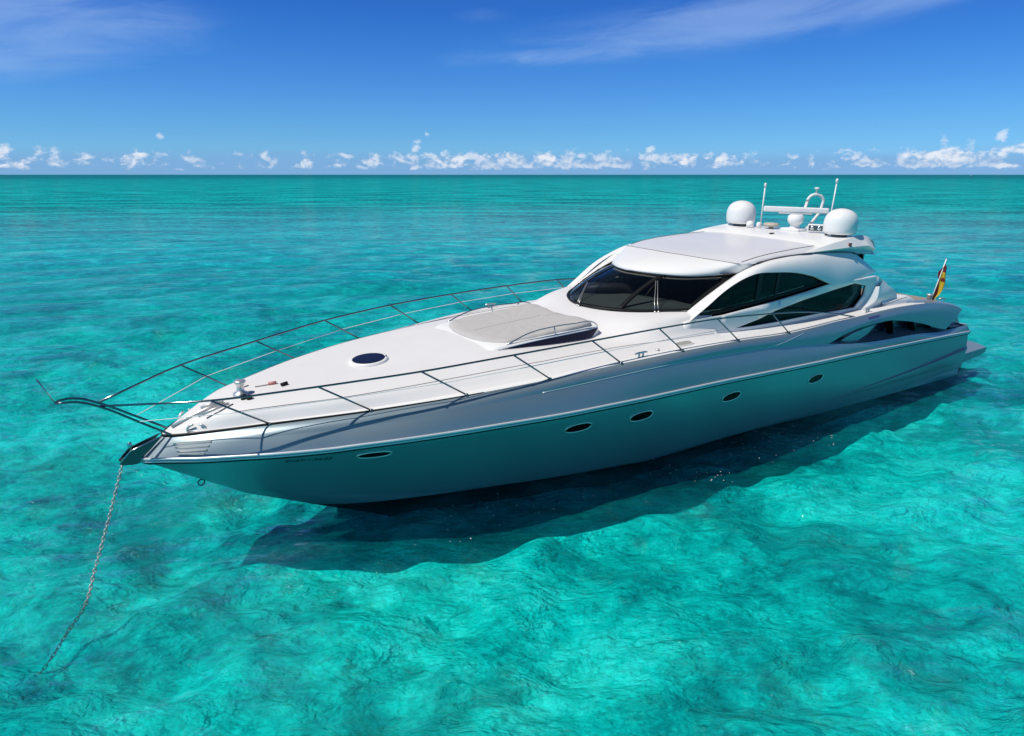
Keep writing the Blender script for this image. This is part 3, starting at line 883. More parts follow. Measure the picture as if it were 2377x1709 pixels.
# ---- raised trunk under the sun pad, with blue-black side lights and grab rails
TX = [12.78, 13.2, 13.8, 14.4, 15.0, 15.45, 15.75]
zt = pchip(TX, [3.37, 3.355, 3.34, 3.32, 3.29, 3.25, 3.17])
wt = pchip(TX, [1.20, 1.25, 1.25, 1.25, 1.25, 1.22, 1.10])
tk = Mesh(); rows = []
for x in np.linspace(12.78, 15.75, 40):
    w_, z_ = wt(x), zt(x)
    zd = min(deck_z(x, w_), z_)
    rows.append([(x, w_ + 0.005, zd - 0.02), (x, w_, z_ - 0.03), (x, w_ - 0.03, z_), (x, w_ - 0.10, z_ + 0.012), (x, 0, z_ + 0.02)])
tk.grid(rows)
tk.grid([rows[0], [(12.70, p[1] * 0.98, 3.0) for p in rows[0]]])
sharp(tk.mirrored().build('sunpad_trunk', M['white'], yacht), 40)
for sgn in (1, -1):
    rows = []
    for x in np.linspace(12.80, 15.68, 34):
        w_, z_ = wt(x), zt(x)
        a = 1 - max(0.0, (x - 12.8) / 2.88) ** 1.0
        top = z_ - 0.045; bot = max(deck_z(x, sgn * w_) + 0.006, 3.09)
        e = np.clip((x - 12.80) / 0.16, 0, 1) ** 0.5
        bot = top - (top - bot) * max(0.02, e) * (0.35 + 0.65 * e)
        rows.append([(x, sgn * (w_ + 0.016), top), (x, sgn * (w_ + 0.022), (top + bot) / 2), (x, sgn * (w_ + 0.018), min(bot, top - 0.004))])
    Mesh().grid(rows).build('trunk_side_light', M['bluepane'], yacht)
    gr = Mesh()
    path = spline([(15.25, sgn * 1.19, 3.27), (14.77, sgn * 1.19, 3.43), (14.05, sgn * 1.20, 3.505), (13.48, sgn * 1.20, 3.50), (12.90, sgn * 1.20, 3.45), (12.80, sgn * 1.20, 3.38)], 40)
    gr.tube(path, 0.015, 8)
    gr.tube([(14.03, sgn * 1.20, 3.50), (14.0, sgn * 1.20, 3.32)], 0.014, 6)
    gr.build('grab_rail', M['steel'], yacht)

# ---- the sun pad: a cushion lying on the trunk
def pad_outline(n=80):
    half = [(15.56, 0.0), (15.52, 0.50), (15.40, 0.85), (15.22, 1.07), (14.9, 1.13), (14.0, 1.15), (13.2, 1.15), (12.95, 1.12), (12.86, 0.95), (12.93, 0.5), (13.02, 0.0)]
    h = spline([(x, y, 0) for x, y in half], n)
    pts = [(p[0], p[1]) for p in h] + [(p[0], -p[1]) for p in h[-2:0:-1]]
    return pts
po = pad_outline(60)
cxy = (14.25, 0.0)
def pad_z(x): return float(np.interp(x, [12.8, 13.15, 13.5, 14, 15, 15.6], [3.475, 3.475, 3.43, 3.40, 3.345, 3.30]))
rows = []
for fct, dz in ((1.0, -0.13), (1.015, -0.06), (1.0, -0.025), (0.965, 0.0), (0.90, 0.008), (0.8, 0.012), (0.6, 0.015), (0.35, 0.015), (0.12, 0.015)):
    row = []
    for i, (x, y) in enumerate(po):
        X_, Y_ = cxy[0] + (x - cxy[0]) * fct, cxy[1] + (y - cxy[1]) * fct
        wr = 0.006 * math.sin(i * 0.9) * (1 if 0.8 < fct else 0.4) + 0.004 * math.sin(X_ * 9 + Y_ * 5)
        row.append((X_, Y_, max(pad_z(X_) + dz + wr, 0)))
    rows.append(row)
pad = Mesh().grid(rows, close=True)
b0 = len(pad.v) - len(po); pad.f.append(tuple(b0 + i for i in range(len(po))))
pad_o = pad.build('sun_pad', M['cushion'])
pad_o.matrix_world = B2W
pad_o['label'] = 'beige canvas sun pad lying on the white foredeck between two grab rails'; pad_o['category'] = 'sun pad'
pv = BVHTree.FromPolygons([Vector(p) for p in pad.v], pad.f)
def pz(x, y):
    h = pv.ray_cast(Vector((x, y, 8)), Vector((0, 0, -1))); return h[0].z if h[0] is not None else 3.4
pseam = Mesh()
pseam.tube([(x, 0.0, pz(x, 0)) for x in np.linspace(13.5, 15.3, 24)], 0.008, 5)
pseam.tube([(x, y, pz(x, y)) for x, y in zip([13.45] * 20, np.linspace(-1.05, 1.05, 20))], 0.008, 5)
pseam.tube([(x, 0.1 + (13.45 - x) * .3, pz(x, .1)) for x in np.linspace(13.1, 13.45, 6)], 0.008, 5)
arc = [(15.56 - 0.22 - 0.22 * (yy / 1.0) ** 2, yy) for yy in np.linspace(-1.0, 1.0, 24)]
pseam.tube([(x, y, pz(x, y)) for x, y in arc], 0.008, 5)
pseam.build('piping', principled('piping_cloth', (0.42, 0.40, 0.38), 0.9), pad_o)

# ---- windscreen --------------------------------------------------------------------------------------------
WL = [(12.27, 0, 3.56), (12.12, .53, 3.56), (11.90, .92, 3.56), (11.60, 1.25, 3.57), (11.18, 1.55, 3.59), (10.67, 1.90, 3.62)]
WU = [(10.80, 0, 4.27), (10.66, .45, 4.26), (10.43, .83, 4.24), (10.12, 1.18, 4.23), (9.66, 1.50, 4.25), (8.98, 1.85, 4.29)]
nW = 30
wl, wu = spline(WL, nW), spline(WU, nW)
def wsurf(a, s):      # a 0..1 centre to corner, s 0..1 bottom to top
    i = a * (nW - 1); j = min(int(i), nW - 2); t = i - j
    L_ = wl[j] * (1 - t) + wl[j + 1] * t; U_ = wu[j] * (1 - t) + wu[j + 1] * t
    p = L_ * (1 - s) + U_ * s
    return p + np.array([0.05, 0, 0.05]) * (4 * s * (1 - s))
rows = [[tuple(wsurf(a, s)) for a in np.linspace(0, 1, 40)] for s in np.linspace(0.015, 0.985, 10)]
ws = Mesh().grid(rows).mirrored().build('windscreen', M['wglass'], yacht)
wf = Mesh()
edge_lo = [tuple(wsurf(a, 0.0) + [0.01, 0, 0.012]) for a in np.linspace(0, 1, 40)]
edge_up = [tuple(wsurf(a, 1.0) + [0.012, 0, -0.01]) for a in np.linspace(0, 1, 40)]
wf.tube(edge_lo, 0.028, 6); wf.tube(edge_up, 0.040, 6)
wf.tube([tuple(wsurf(1.0, s)) for s in np.linspace(0, 1, 12)], 0.032, 6)
wf.mirrored().build('window_gasket', M['black'], ws)
# index of the glazing bars (y ~ 0.9)
am0, am1 = 0.385, 0.335
for sgn in (1, -1):
    mrows = []
    for s in np.linspace(0, 1, 12):
        am = am0 + (am1 - am0) * s
        p1 = wsurf(am - 0.022, s) + [0.012, 0, 0.012]; p2 = wsurf(am + 0.024, s) + [0.012, 0, 0.012]
        mrows.append([(p1[0], sgn * p1[1], p1[2]), (p2[0], sgn * p2[1], p2[2])])
    solid(Mesh().grid(mrows).build('glazing_bar', M['black'], ws), 0.03)
# a pale blind rolled under the roof edge inside the glass
Mesh().tube([tuple(wsurf(a, 0.93) + [-0.06, 0, -0.02]) for a in np.linspace(0, 0.93, 30)], 0.022, 6).mirrored().build('blind_edge', M['cream'], ws)

# wipers
def wiper(a0, s0, a1, s1, sgn, blade):
    m = Mesh(); fl = np.array([1, sgn, 1])
    for da in (-0.016, 0.016):
        b_ = wsurf(a0 + da, 0.0) + [0.05, 0, 0.04 + s0]; t_ = wsurf(a1 + da * 0.5, s1) + [0.05, 0, 0.05]
        k1 = b_ * .75 + t_ * .25 + [0.03, 0, 0.04]
        m.tube([tuple(b_ * fl), tuple(k1 * fl), tuple(t_ * fl)], 0.0075, 6)
        m.lathe([(0.0, -0.05), (0.030, -0.05), (0.026, 0.02), (0.0, 0.025)], tuple(b_ * fl), 10)
    o = m.build('wiper_arm', M['satin'], yacht)
    (q0a, q0s), (q1a, q1s) = blade
    t_ = wsurf(a1, s1) + [0.035, 0, 0.035]
    q0 = wsurf(q0a, q0s) + [0.022, 0, 0.022]; q1 = wsurf(q1a, q1s) + [0.022, 0, 0.022]
    Mesh().tube([tuple(q0 * fl), tuple(t_ * fl), tuple(q1 * fl)], 0.012, 6).build('wiper_blade', M['black'], o)
wiper(0.74, -0.06, 0.41, 0.76, 1, ((0.375, 0.99), (0.48, 0.36)))
wiper(0.02, -0.06, 0.24, 0.42, -1, ((0.20, 0.62), (0.27, 0.14)))
wiper(0.74, -0.06, 0.55, 0.70, -1, ((0.52, 0.95), (0.60, 0.30)))

# ---- roof -------------------------------------------------------------------------------------------------
SM = [(9.50, 0, 4.63), (9.44, .5, 4.625), (9.32, 1.0, 4.605), (9.16, 1.5, 4.58), (9.02, 1.87, 4.555), (8.55, 2.02, 4.50)]
FE = [(10.86, 0, 4.305), (10.71, .46, 4.295), (10.47, .86, 4.28), (10.16, 1.22, 4.275), (9.70, 1.54, 4.29), (8.98, 1.88, 4.325)]
fe, smr = spline(FE, 26), spline(SM, 26)
rf = Mesh(); rows = []
for s in np.linspace(0, 1, 9):
    r = fe * (1 - s) + smr * s
    r = r + np.array([0.045, 0.0, 0.05]) * (math.sin(math.pi * s ** 0.75)) * np.clip((1 - np.linspace(0, 1, 26)) / 0.35, 0, 1)[:, None] ** 0.7
    rows.append([tuple(p) for p in r])
rows.insert(0, [tuple(p + np.array([-0.05, -0.02, -0.05])) for p in fe])
rf.grid(rows)
sx = [9.0, 8.3, 7.5, 6.5, 5.5, 4.5, 3.3]
zc_ = pchip(sx, [4.655, 4.71, 4.77, 4.81, 4.83, 4.83, 4.80]); ys_ = pchip(sx, [1.87, 1.90, 1.90, 1.87, 1.82, 1.80, 1.80]); zs_ = pchip(sx, [4.555, 4.665, 4.73, 4.77, 4.785, 4.78, 4.75])
yg_ = pchip(sx, [2.02, 2.06, 2.10, 2.15, 2.16, 2.17, 2.2]); zg_ = pchip(sx, [4.49, 4.575, 4.645, 4.665, 4.63, 4.55, 4.42])
def roof_pts(x):
    P = [(0, zc_(x)), (0.7 * ys_(x) * 0.7, zc_(x) * .82 + zs_(x) * .18 + 0.004), (ys_(x) * .8, zc_(x) * .4 + zs_(x) * .6 + 0.008), (ys_(x), zs_(x)), (.5 * (ys_(x) + yg_(x)) + .015, .5 * (zs_(x) + zg_(x)) + 0.018), (yg_(x), zg_(x))]
    A_ = np.array(P); u = np.linspace(0, 1, len(P))
    uu = np.linspace(0, 1, 26)
    return np.stack([np.full(26, x), pchip(u, A_[:, 0])(uu), pchip(u, A_[:, 1])(uu)], 1)
r0 = smr.copy()
rows = [[tuple(p) for p in r0]]
for x in np.linspace(8.75, 3.3, 36):
    q = roof_pts(x)
    b_ = np.clip((8.75 - x) / 0.9, 0, 1)
    if b_ < 1:   # blend out of the curved seam
        q[:, 0] = q[:, 0] + (1 - b_) * (r0[:, 0] - 9.0) * 0.9 * np.clip(1 - q[:, 1] / 1.9, 0, 1)
    rows.append([tuple(p) for p in q])
rf2 = Mesh().grid(rows).mirrored()
rf.mirrored()
rfo = rf.build('roof_brow', M['white'], yacht)
roof_o = rf2.build('hardtop', M['roofgrey'], yacht)
rv = BVHTree.FromPolygons([Vector(p) for p in rf2.v], rf2.f)
def roof_z(x, y):
    h = rv.ray_cast(Vector((x, y, 9)), Vector((0, 0, -1))); return h[0].z if h[0] is not None else 4.6
# seams of the sliding panel
sl = Mesh()
sl.tube([tuple(p + np.array([0, 0, 0.004])) for p in smr[:22]], 0.010, 5)
sl.tube([(x, ys_(x), roof_z(x, ys_(x)) + 0.003) for x in np.linspace(8.85, 5.6, 34)], 0.012, 5)
sl.mirrored().build('panel_seam', M['seam'], roof_o)
# groove with a dark drip rail along the roof edge
gv = Mesh().tube([(x, yg_(x) + 0.012, zg_(x) + 0.012) for x in np.linspace(8.5, 4.35, 40)], 0.016, 6).mirrored()
gv.build('drip_rail', M['seam'], roof_o)
hr_ = Mesh().tube([(x, yg_(x) + 0.035, zg_(x) - 0.03) for x in np.linspace(8.55, 6.4, 24)], 0.016, 6).build('hand_rail', M['steel'], roof_o)

mirror_copy(hr_)

# ---- pillar and eyebrow over the side windows
G_PTS = [(10.69, 1.92, 3.60), (10.18, 1.90, 3.83), (9.60, 1.88, 4.06), (9.0, 1.90, 4.31), (8.62, 2.0, 4.47), (8.2, 2.07, 4.57), (7.5, 2.11, 4.635), (6.4, 2.155, 4.655), (5.2, 2.165, 4.60), (4.4, 2.18, 4.52), (3.36, 2.31, 3.99)]
Bp = [(11.02, 2.22, 3.40), (10.45, 2.27, 3.73), (9.9, 2.30, 4.05), (9.35, 2.33, 4.27), (8.9, 2.36, 4.37), (8.14, 2.40, 4.355), (7.5, 2.44, 4.305), (6.6, 2.48, 4.13), (5.75, 2.49, 3.87), (5.0, 2.48, 3.86), (3.34, 2.33, 3.96)]
g_, b_ = spline(G_PTS, 60), spline(Bp, 60)
rows = []
for s in np.linspace(0, 1, 10):
    r = g_ * (1 - s) + b_ * s
    kk = np.sin(np.linspace(0, 1, 60) * math.pi) ** 0.5
    r = r + np.stack([np.zeros(60), 0.055 * kk, 0.075 * kk], 1) * (4 * s * (1 - s))
    rows.append([tuple(p) for p in r])
eb = Mesh().grid(rows)
eb.grid([rows[-1], [(x, y - 0.05, z - 0.015) for x, y, z in rows[-1]], [(x, y - 0.22, z + 0.02) for x, y, z in rows[-1]]])
sharp(eb.mirrored().build('roof_fairing', M['white'], yacht), 50)

# ---- cabin side with the lower window opening
def wall3(x, z): return (x, ywall(x, z), z)
W1L = [(10.95, 3.47), (9.98, 3.50), (8.85, 3.60), (8.0, 3.66), (6.8, 3.76), (5.75, 3.865)]
W2 = [(9.55, 3.145), (8.7, 3.285), (8.08, 3.42), (6.9, 3.565), (5.6, 3.69), (4.62, 3.77), (4.02, 3.65), (4.1, 3.39), (4.5, 3.095), (5.5, 3.10), (6.38, 3.125), (7.82, 3.12), (8.9, 3.13)]
outer = [(11.1, 3.44)] + W1L + [(5.0, 3.87), (3.6, 3.89), (3.42, 3.85), (3.0, 3.66), (2.3, 3.2), (2.3, 2.93), (5, 2.95), (8, 2.95), (10.2, 2.95), (11.15, 3.0)]
v_, f_ = cdt_panel(outer, [W2], 0.18, wall3)
side = obj('cabin_side', v_, f_, M['white'], yacht)
solid(side, 0.06, 0)
side2 = mirror_copy(side)
# window panes and their bars
def pane(poly, off, name, mat, parent=None):
    v_, f_ = cdt_panel(poly, [], 0.25, lambda x, z: (x, ywall(x, z) - off, z))
    return obj(name, v_, f_, mat, parent or yacht)
W1U = [(5.75, 3.87), (6.6, 4.12), (7.5, 4.29), (8.14, 4.34), (8.9, 4.36), (9.35, 4.26), (9.9, 4.05), (10.45, 3.73)]
def w1map(x, z):     # the upper glass leans in under the eyebrow
    return (x, ywall(x, z) - 0.10, z)
for sgn in (1, -1):
    v_, f_ = cdt_panel(W1L + W1U, [], 0.25, w1map)
    sw = obj('side_window', [(a, sgn * b, c) for a, b, c in v_], f_, M['sglass'], yacht)
    bars = Mesh()
    for (xa, za), (xb, zb), wd in (((8.72, 3.60), (8.62, 4.37), 0.085), ((8.02, 3.65), (7.90, 4.34), 0.06)):
        bars.grid([[(xa - wd, sgn * (ywall(xa, za) - 0.085), za), (xa + wd, sgn * (ywall(xa, za) - 0.085), za)], [(xb - wd, sgn * (ywall(xb, zb) - 0.085), zb), (xb + wd, sgn * (ywall(xb, zb) - 0.085), zb)]])
    lowbar = [(x, sgn * (ywall(x, z) - 0.085), z + 0.02) for x, z in [(10.55, 3.482)] + W1L[1:]]
    bars.grid([[(a, b, c) for a, b, c in lowbar], [(a, b, c + 0.07) for a, b, c in lowbar]])
    bo = bars.build('glazing_bar', M['black'], sw, smooth=False)
    Mesh().tube([(a, b - sgn * 0.03, c + 0.10) for a, b, c in lowbar[:-1]], 0.013, 5).build('sill_trim', M['cream'], sw)
    v_, f_ = cdt_panel(W2, [], 0.25, lambda x, z: (x, ywall(x, z) - 0.045, z))
    lw = obj('lower_side_window', [(a, sgn * b, c) for a, b, c in v_], f_, M['sglass'], yacht)
    Mesh().tube([(x, sgn * (ywall(x, z) - 0.02), z + 0.0) for x, z in W2 + W2[:1]], 0.02, 6).build('window_gasket', M['black'], lw)
    # cream pillar behind the rear end of the lower window
    Mesh().grid([[(4.45, sgn * 2.30, 3.70), (4.12, sgn * 2.30, 3.70)], [(4.35, sgn * 2.30, 3.42), (4.14, sgn * 2.30, 3.42)], [(4.9, sgn * 2.30, 3.06), (4.5, sgn * 2.30, 3.06)]]).build('inner_pillar', M['cream'], lw, smooth=False)

# bright blade behind the lower window, and the aft quarter panel
for sgn in (1, -1):
    inn = spline([(4.52, 2.45, 3.03), (4.0, 2.45, 3.32), (3.66, 2.44, 3.58)], 12); out_ = spline([(4.28, 2.60, 3.02), (3.64, 2.64, 3.30), (3.47, 2.56, 3.60)], 12)
    bl = Mesh().grid([[(a, sgn * b, c) for a, b, c in inn], [(a, sgn * b, c) for a, b, c in out_]])
    qr = [[(a, sgn * b, c) for a, b, c in out_]]
    bk_ = spline([(2.35, 2.58, 3.0), (2.45, 2.58, 3.25), (3.2, 2.48, 3.70)], 12)
    for s in (0.33, 0.66, 1.0):
        qr.append([tuple(np.array([a, sgn * b, c]) * (1 - s) + np.array([d, sgn * e, f]) * s) for (a, b, c), (d, e, f) in zip(out_, bk_)])
    bl.grid(qr)
    sharp(bl.build('quarter_panel', M['white'], yacht), 25)
    # rounded coaming running aft
    rows = []
    for i, x in enumerate(np.linspace(3.3, 1.25, 16)):
        t = i / 15
        zt_ = 3.20 - 0.05 * t - 0.22 * max(0, (t - 0.72) / 0.28) ** 2; wv = 0.42
        yo = 2.66
        rows.append([(x, sgn * yo, 2.93), (x, sgn * (yo - 0.015), zt_ - 0.12), (x, sgn * (yo - 0.06), zt_ - 0.03), (x, sgn * (yo - 0.18), zt_), (x, sgn * (yo - wv), zt_ - 0.01), (x, sgn * (yo - wv - 0.03), 2.3)])
    cm_ = Mesh().grid(rows)
    cm_.f.append(tuple(len(cm_.v) - 6 + i for i in range(6)))
    cm_.build('coaming', M['white'], yacht)
    Mesh().tube([(x, sgn * 2.668, z) for x, z in ((4.2, 2.99), (3.2, 3.05), (2.35, 3.14), (2.0, 3.16))], 0.010, 5).build('coaming_seam', M['seam'], yacht)
# aft rail on the starboard coaming
ar = Mesh()
ar.tube(spline([(2.9, -2.45, 3.62), (2.3, -2.48, 3.66), (1.5, -2.5, 3.66), (1.2, -2.5, 3.60), (1.15, -2.5, 3.2)], 24), 0.018, 8)
ar.tube([(1.9, -2.49, 3.66), (1.75, -2.5, 3.15)], 0.016, 6)
ar.build('aft_hand_rail', M['steel'], yacht)

# ---- cabin interior
it = Mesh()
it.grid([[(x, y, 2.35) for y in np.linspace(-2.3, 2.3, 3)] for x in (3.6, 10.3)])
it.build('cabin_sole', M['interior'], yacht, smooth=False)
Mesh().grid([[(10.25, y, 2.35) for y in np.linspace(-2.1, 2.1, 3)], [(10.25, y, 3.58) for y in np.linspace(-2.1, 2.1, 3)]]).build('fore_bulkhead', M['interior'], yacht, smooth=False)
dsh = Mesh().grid([[(p[0] - 0.06, p[1] * s, 3.555 + 0.02 * math.sin(3 * s)) for s in np.linspace(-1, 1, 9)] for p in wl[::3]])
rows = []
for yy in np.linspace(-1.78, 1.78, 15):
    xf = float(np.interp(abs(yy), [w[1] for w in wl], [w[0] for w in wl])) - 0.07
    rows.append([(xf, yy, 3.60), (xf - 0.35, yy, 3.625), (min(xf - .6, 10.7), yy, 3.66), (10.2, yy, 3.64), (9.95, yy, 3.45), (9.95, yy, 2.4)])
Mesh().grid(rows).build('dashboard', M['dash'], yacht)
hc = Mesh(); hc.tube(spline([(11.35, -1.05, 3.60), (11.3, -0.8, 3.70), (11.0, -0.45, 3.76), (10.6, -0.2, 3.74), (10.3, 0.0, 3.62)], 20), 0.15, 10)
hc.build('instrument_hood', M['seat'], yacht)
stw = Mesh().tube([(9.92 + 0.10 * math.sin(t), -0.75 + 0.22 * math.cos(t), 3.78 + 0.22 * math.sin(t)) for t in np.linspace(0, 2 * math.pi, 25)], 0.018, 6)
stw.build('steering_wheel', M['black'], yacht)
def helm_seat(x, y):
    s = bevel(Mesh().box((x, y, 3.0), (0.6, 0.62, 0.45)).build('helm_seat', M['seat'], yacht, smooth=False), 0.08, 3)
    bevel(Mesh().box((x - 0.30, y, 3.55), (0.16, 0.60, 0.85)).build('backrest', M['seat'], s, smooth=False), 0.06, 3)
for y in (-0.8, 0.0, 0.85):
    helm_seat(9.0, y)
bevel(Mesh().box((6.6, -1.75, 2.75), (2.6, 0.75, 0.8)).build('sofa', M['seat'], yacht, smooth=False), 0.08, 3)
bevel(Mesh().box((6.7, -2.2, 3.0), (4.6, 0.18, 0.85)).build('sofa_back', M['seat'], yacht, smooth=False), 0.05, 2)
bevel(Mesh().box((7.2, 1.72, 2.9), (1.9, 0.6, 1.0)).build('galley_cabinet', M['wood'], yacht, smooth=False), 0.03, 2)
bevel(Mesh().box((8.15, 1.9, 3.66), (0.45, 0.3, 0.12)).build('armrest', M['cream'], yacht, smooth=False), 0.03, 2)
Mesh().grid([[(3.7, y, 2.3) for y in np.linspace(-2.3, 2.3, 3)], [(3.75, y, 4.45) for y in np.linspace(-2.1, 2.1, 3)]]).build('saloon_door', M['dglass'], yacht, smooth=False)
Mesh().grid([[(x, y, 4.38 - 0.03 * abs(y)) for y in np.linspace(-1.9, 1.9, 3)] for x in (3.8, 9.4)]).build('headlining', M['interior'], yacht, smooth=False)

# ---- radar arch on the hardtop
AX = [6.6, 6.2, 5.85, 5.45, 4.95, 4.36, 3.9, 3.5, 3.26]
a_in = pchip(AX, [4.60, 4.66, 4.78, 4.90, 4.925, 4.925, 4.92, 4.89, 4.76])
a_yo = pchip(AX, [2.12, 2.12, 2.12, 2.12, 2.11, 2.07, 1.98, 2.02, 2.10]); a_zo = pchip(AX, [4.69, 4.745, 4.795, 4.85, 4.90, 4.955, 4.985, 4.915, 4.74])
a_yl = pchip(AX, [2.15, 2.18, 2.205, 2.225, 2.245, 2.26, 2.26, 2.22, 2.16]); a_zl = pchip(AX, [4.675, 4.695, 4.705, 4.715, 4.725, 4.73, 4.725, 4.62, 4.56])
rows = []
for x in np.linspace(6.6, 3.26, 30):
    rows.append([(x, 0, a_in(x)), (x, .9, a_in(x)), (x, 1.45, a_in(x) - 0.004), (x, 1.78, max(a_in(x), a_zo(x) - 0.06) if x < 5.85 else a_zo(x) - 0.05), (x, a_yo(x), a_zo(x)), (x, a_yl(x), a_zl(x)), (x, a_yl(x) - 0.12, a_zl(x) - 0.12), (x, 1.7, 4.45), (x, 0, 4.5)])
ach = Mesh().grid(rows)
nb = len(ach.v)
ach.f.append(tuple(range(nb - 9, nb)))
arch = sharp(ach.mirrored().build('radar_arch', M['white'], yacht), 32)
# beige aft lip
rows = []
for y in np.linspace(-2.12, 2.12, 30):
    q = abs(y) / 2.12
    xo = 2.95 + 0.33 * q ** 3
    rows.append([(3.55, y * 0.95, 4.90 + 0.0), (xo + 0.1, y, 4.80), (xo, y, 4.70), (xo + 0.12, y * 0.99, 4.55), (3.6, y * 0.98, 4.50)])
Mesh().grid(rows).build('arch_lip', M['beige'], yacht)
# struts under the arch
for sgn in (1, -1):
    Mesh().grid([[(3.98, sgn * 1.98, 4.50), (3.36, sgn * 1.98, 4.56)], [(3.85, sgn * 2.0, 4.3), (3.5, sgn * 2.0, 4.38)], [(4.05, sgn * 2.0, 3.9), (3.55, sgn * 2.0, 3.9)]]).build('arch_strut', M['silver'], yacht, smooth=False)
rl = bevel(Mesh().box((4.75, 2.235, 4.80), (0.10, 0.05, 0.08)).build('side_light', M['red'], yacht, smooth=False), 0.01)
bevel(Mesh().box((5.35, 0.2, 4.91), (0.13, 0.10, 0.05)).build('panel_latch', M['black'], yacht, smooth=False), 0.01)

# satellite domes
def radome(x, y, z):
    prof = [(0.0, 0.0), (0.40, 0.0), (0.46, 0.03), (0.485, 0.09), (0.495, 0.2), (0.50, 0.36), (0.485, 0.48), (0.45, 0.60), (0.39, 0.70), (0.30, 0.78), (0.19, 0.83), (0.08, 0.855), (0.001, 0.86)]
    prof = [(r_ * 0.89, h_ * 0.80) for r_, h_ in prof]
    d = Mesh().lathe(prof, (x, y, z), 40).build('radome', M['dome'], yacht)
    Mesh().lathe([(0.0, -0.10), (0.22, -0.10), (0.20, 0.0), (0.0, 0.0)], (x, y, z), 20).build('mount', M['darksteel'], d)
    Mesh().lathe([(0.0, -0.13), (0.42, -0.13), (0.34, -0.09), (0.0, -0.09)], (x, y, z), 24).build('plinth', M['white'], d)
radome(4.30, 1.62, 5.0)
radome(4.36, -1.66, 5.0)

# open array radar
rp = Mesh().lathe([(0, 0), (0.26, 0), (0.26, 0.04), (0.14, 0.07), (0.13, 0.16), (0.20, 0.22), (0.23, 0.30), (0.22, 0.42), (0.15, 0.46), (0.0, 0.46)], (4.05, 0.05, 4.93), 24)
rpo = rp.build('radar_scanner', M['dome'], yacht)
bevel(Mesh().box((4.05, 0.05, 4.96), (0.55, 0.60, 0.07)).build('base_plate', M['dome'], rpo, smooth=False), 0.02)
bdir = Vector((-0.60, 0.80, 0)).normalized()
ang = math.atan2(bdir.y, bdir.x)
rotm = Matrix.Rotation(ang, 3, 'Z')
bc = Vector((3.78, -0.16, 5.50))
bevel(Mesh().box(bc, (1.84, 0.13, 0.16), rotm).build('scanner_bar', M['dome'], rpo, smooth=False), 0.035, 3)
bevel(Mesh().box(bc - Vector((0, 0, 0.10)), (0.95, 0.10, 0.05), rotm).build('bar_rib', M['dome'], rpo, smooth=False), 0.015, 2)
# mast loop
ml = Mesh()
dl = Vector((-0.80, 0.60, 0)).normalized() * 0.24
c0 = Vector((3.0, -0.05, 5.72))
pts = [Vector((3.70, -0.05, 4.95)) - dl * 0.9, c0 - dl + Vector((0.12, 0, -0.32)), c0 - dl]
for t in np.linspace(math.pi, 0, 11):
    pts.append(c0 + dl * math.cos(t) + Vector((0, 0, 0.22 * math.sin(t))))
pts += [c0 + dl + Vector((0.12, 0, -0.32)), Vector((3.70, -0.05, 4.95)) + dl * 1.0]
ml.tube(pts, 0.045, 10)
mlo = ml.build('mast_loop', M['dome'], yacht)
Mesh().lathe([(0, 0), (0.03, 0), (0.03, 0.14), (0.07, 0.15), (0.07, 0.2), (0, 0.21)], tuple(c0 + Vector((0, 0, 0.22))), 12).build('masthead_light', M['dome'], mlo)
# whips
for (x, y, zb, zt2, lean, r_) in ((4.25, -1.0, 4.92, 6.15, -0.02, 0.020), (4.02, 1.1, 4.92, 6.36, -0.10, 0.018)):
    w_ = Mesh().tube([(x, y, zb), (x + lean, y, zt2)], r_, 8)
    w_.lathe([(0, -.02), (0.035, -.02), (0.04, 0.06), (0.02, 0.10), (0, 0.1)], (x + lean, y, zt2), 10)
    w_.lathe([(0, 0), (0.05, 0), (0.04, 0.14), (0, 0.14)], (x, y, zb), 10)
    w_.build('whip_antenna', M['dome'], yacht)
# twin floodlight, gps puck, horn
sp_ = bevel(Mesh().box((4.02, 0.72, 5.06), (0.20, 0.44, 0.21), Matrix.Rotation(R(28), 3, 'Z')).build('floodlight', M['dome'], yacht, smooth=False), 0.02)
fd = Matrix.Rotation(R(28), 3, 'Z')
bevel(Mesh().box(Vector((4.02, 0.72, 5.06)) + fd @ Vector((0.098, 0, 0)), (0.012, 0.38, 0.15), fd).build('reflector', M['darksteel'], sp_, smooth=False), 0.004)
for dy in (-0.095, 0.095):
    Mesh().lathe([(0, 0), (0.06, 0), (0.055, 0.012), (0, 0.016)], (0, 0, 0), 16).build('lamp', M['steel'], sp_).matrix_local = Matrix.Translation(Vector((4.02, 0.72, 5.06)) + fd @ Vector((0.104, dy, 0))) @ (fd @ Matrix.Rotation(R(90), 3, 'Y')).to_4x4()
Mesh().lathe([(0, -0.1), (0.06, -0.1), (0.05, 0.0), (0, 0.0)], (4.02, 0.72, 4.98), 12).build('stem', M['dome'], sp_)
Mesh().lathe([(0, 0), (0.07, 0), (0.06, 0.05), (0.23, 0.08), (0.235, 0.12), (0.19, 0.16), (0, 0.175)], (4.25, -0.62, 4.93), 24).build('navigation_puck', M['cream'], yacht)
Mesh().lathe([(0, 0), (0.11, 0), (0.11, 0.12), (0.07, 0.18), (0, 0.2)], (4.65, -1.08, 4.94), 16).build('anchor_light', M['dome'], yacht)
Mesh().lathe([(0, 0), (0.07, 0), (0.07, 0.12), (0.04, 0.16), (0, 0.17)], (4.5, -0.88, 4.94), 16).build('anchor_light', M['dome'], yacht)
Mesh().tube(spline([(3.85, 0.95, 4.94), (3.95, 1.05, 5.0), (4.1, 1.15, 4.94), (4.3, 1.2, 4.94)], 12), 0.016, 6).build('cable', M['black'], yacht)

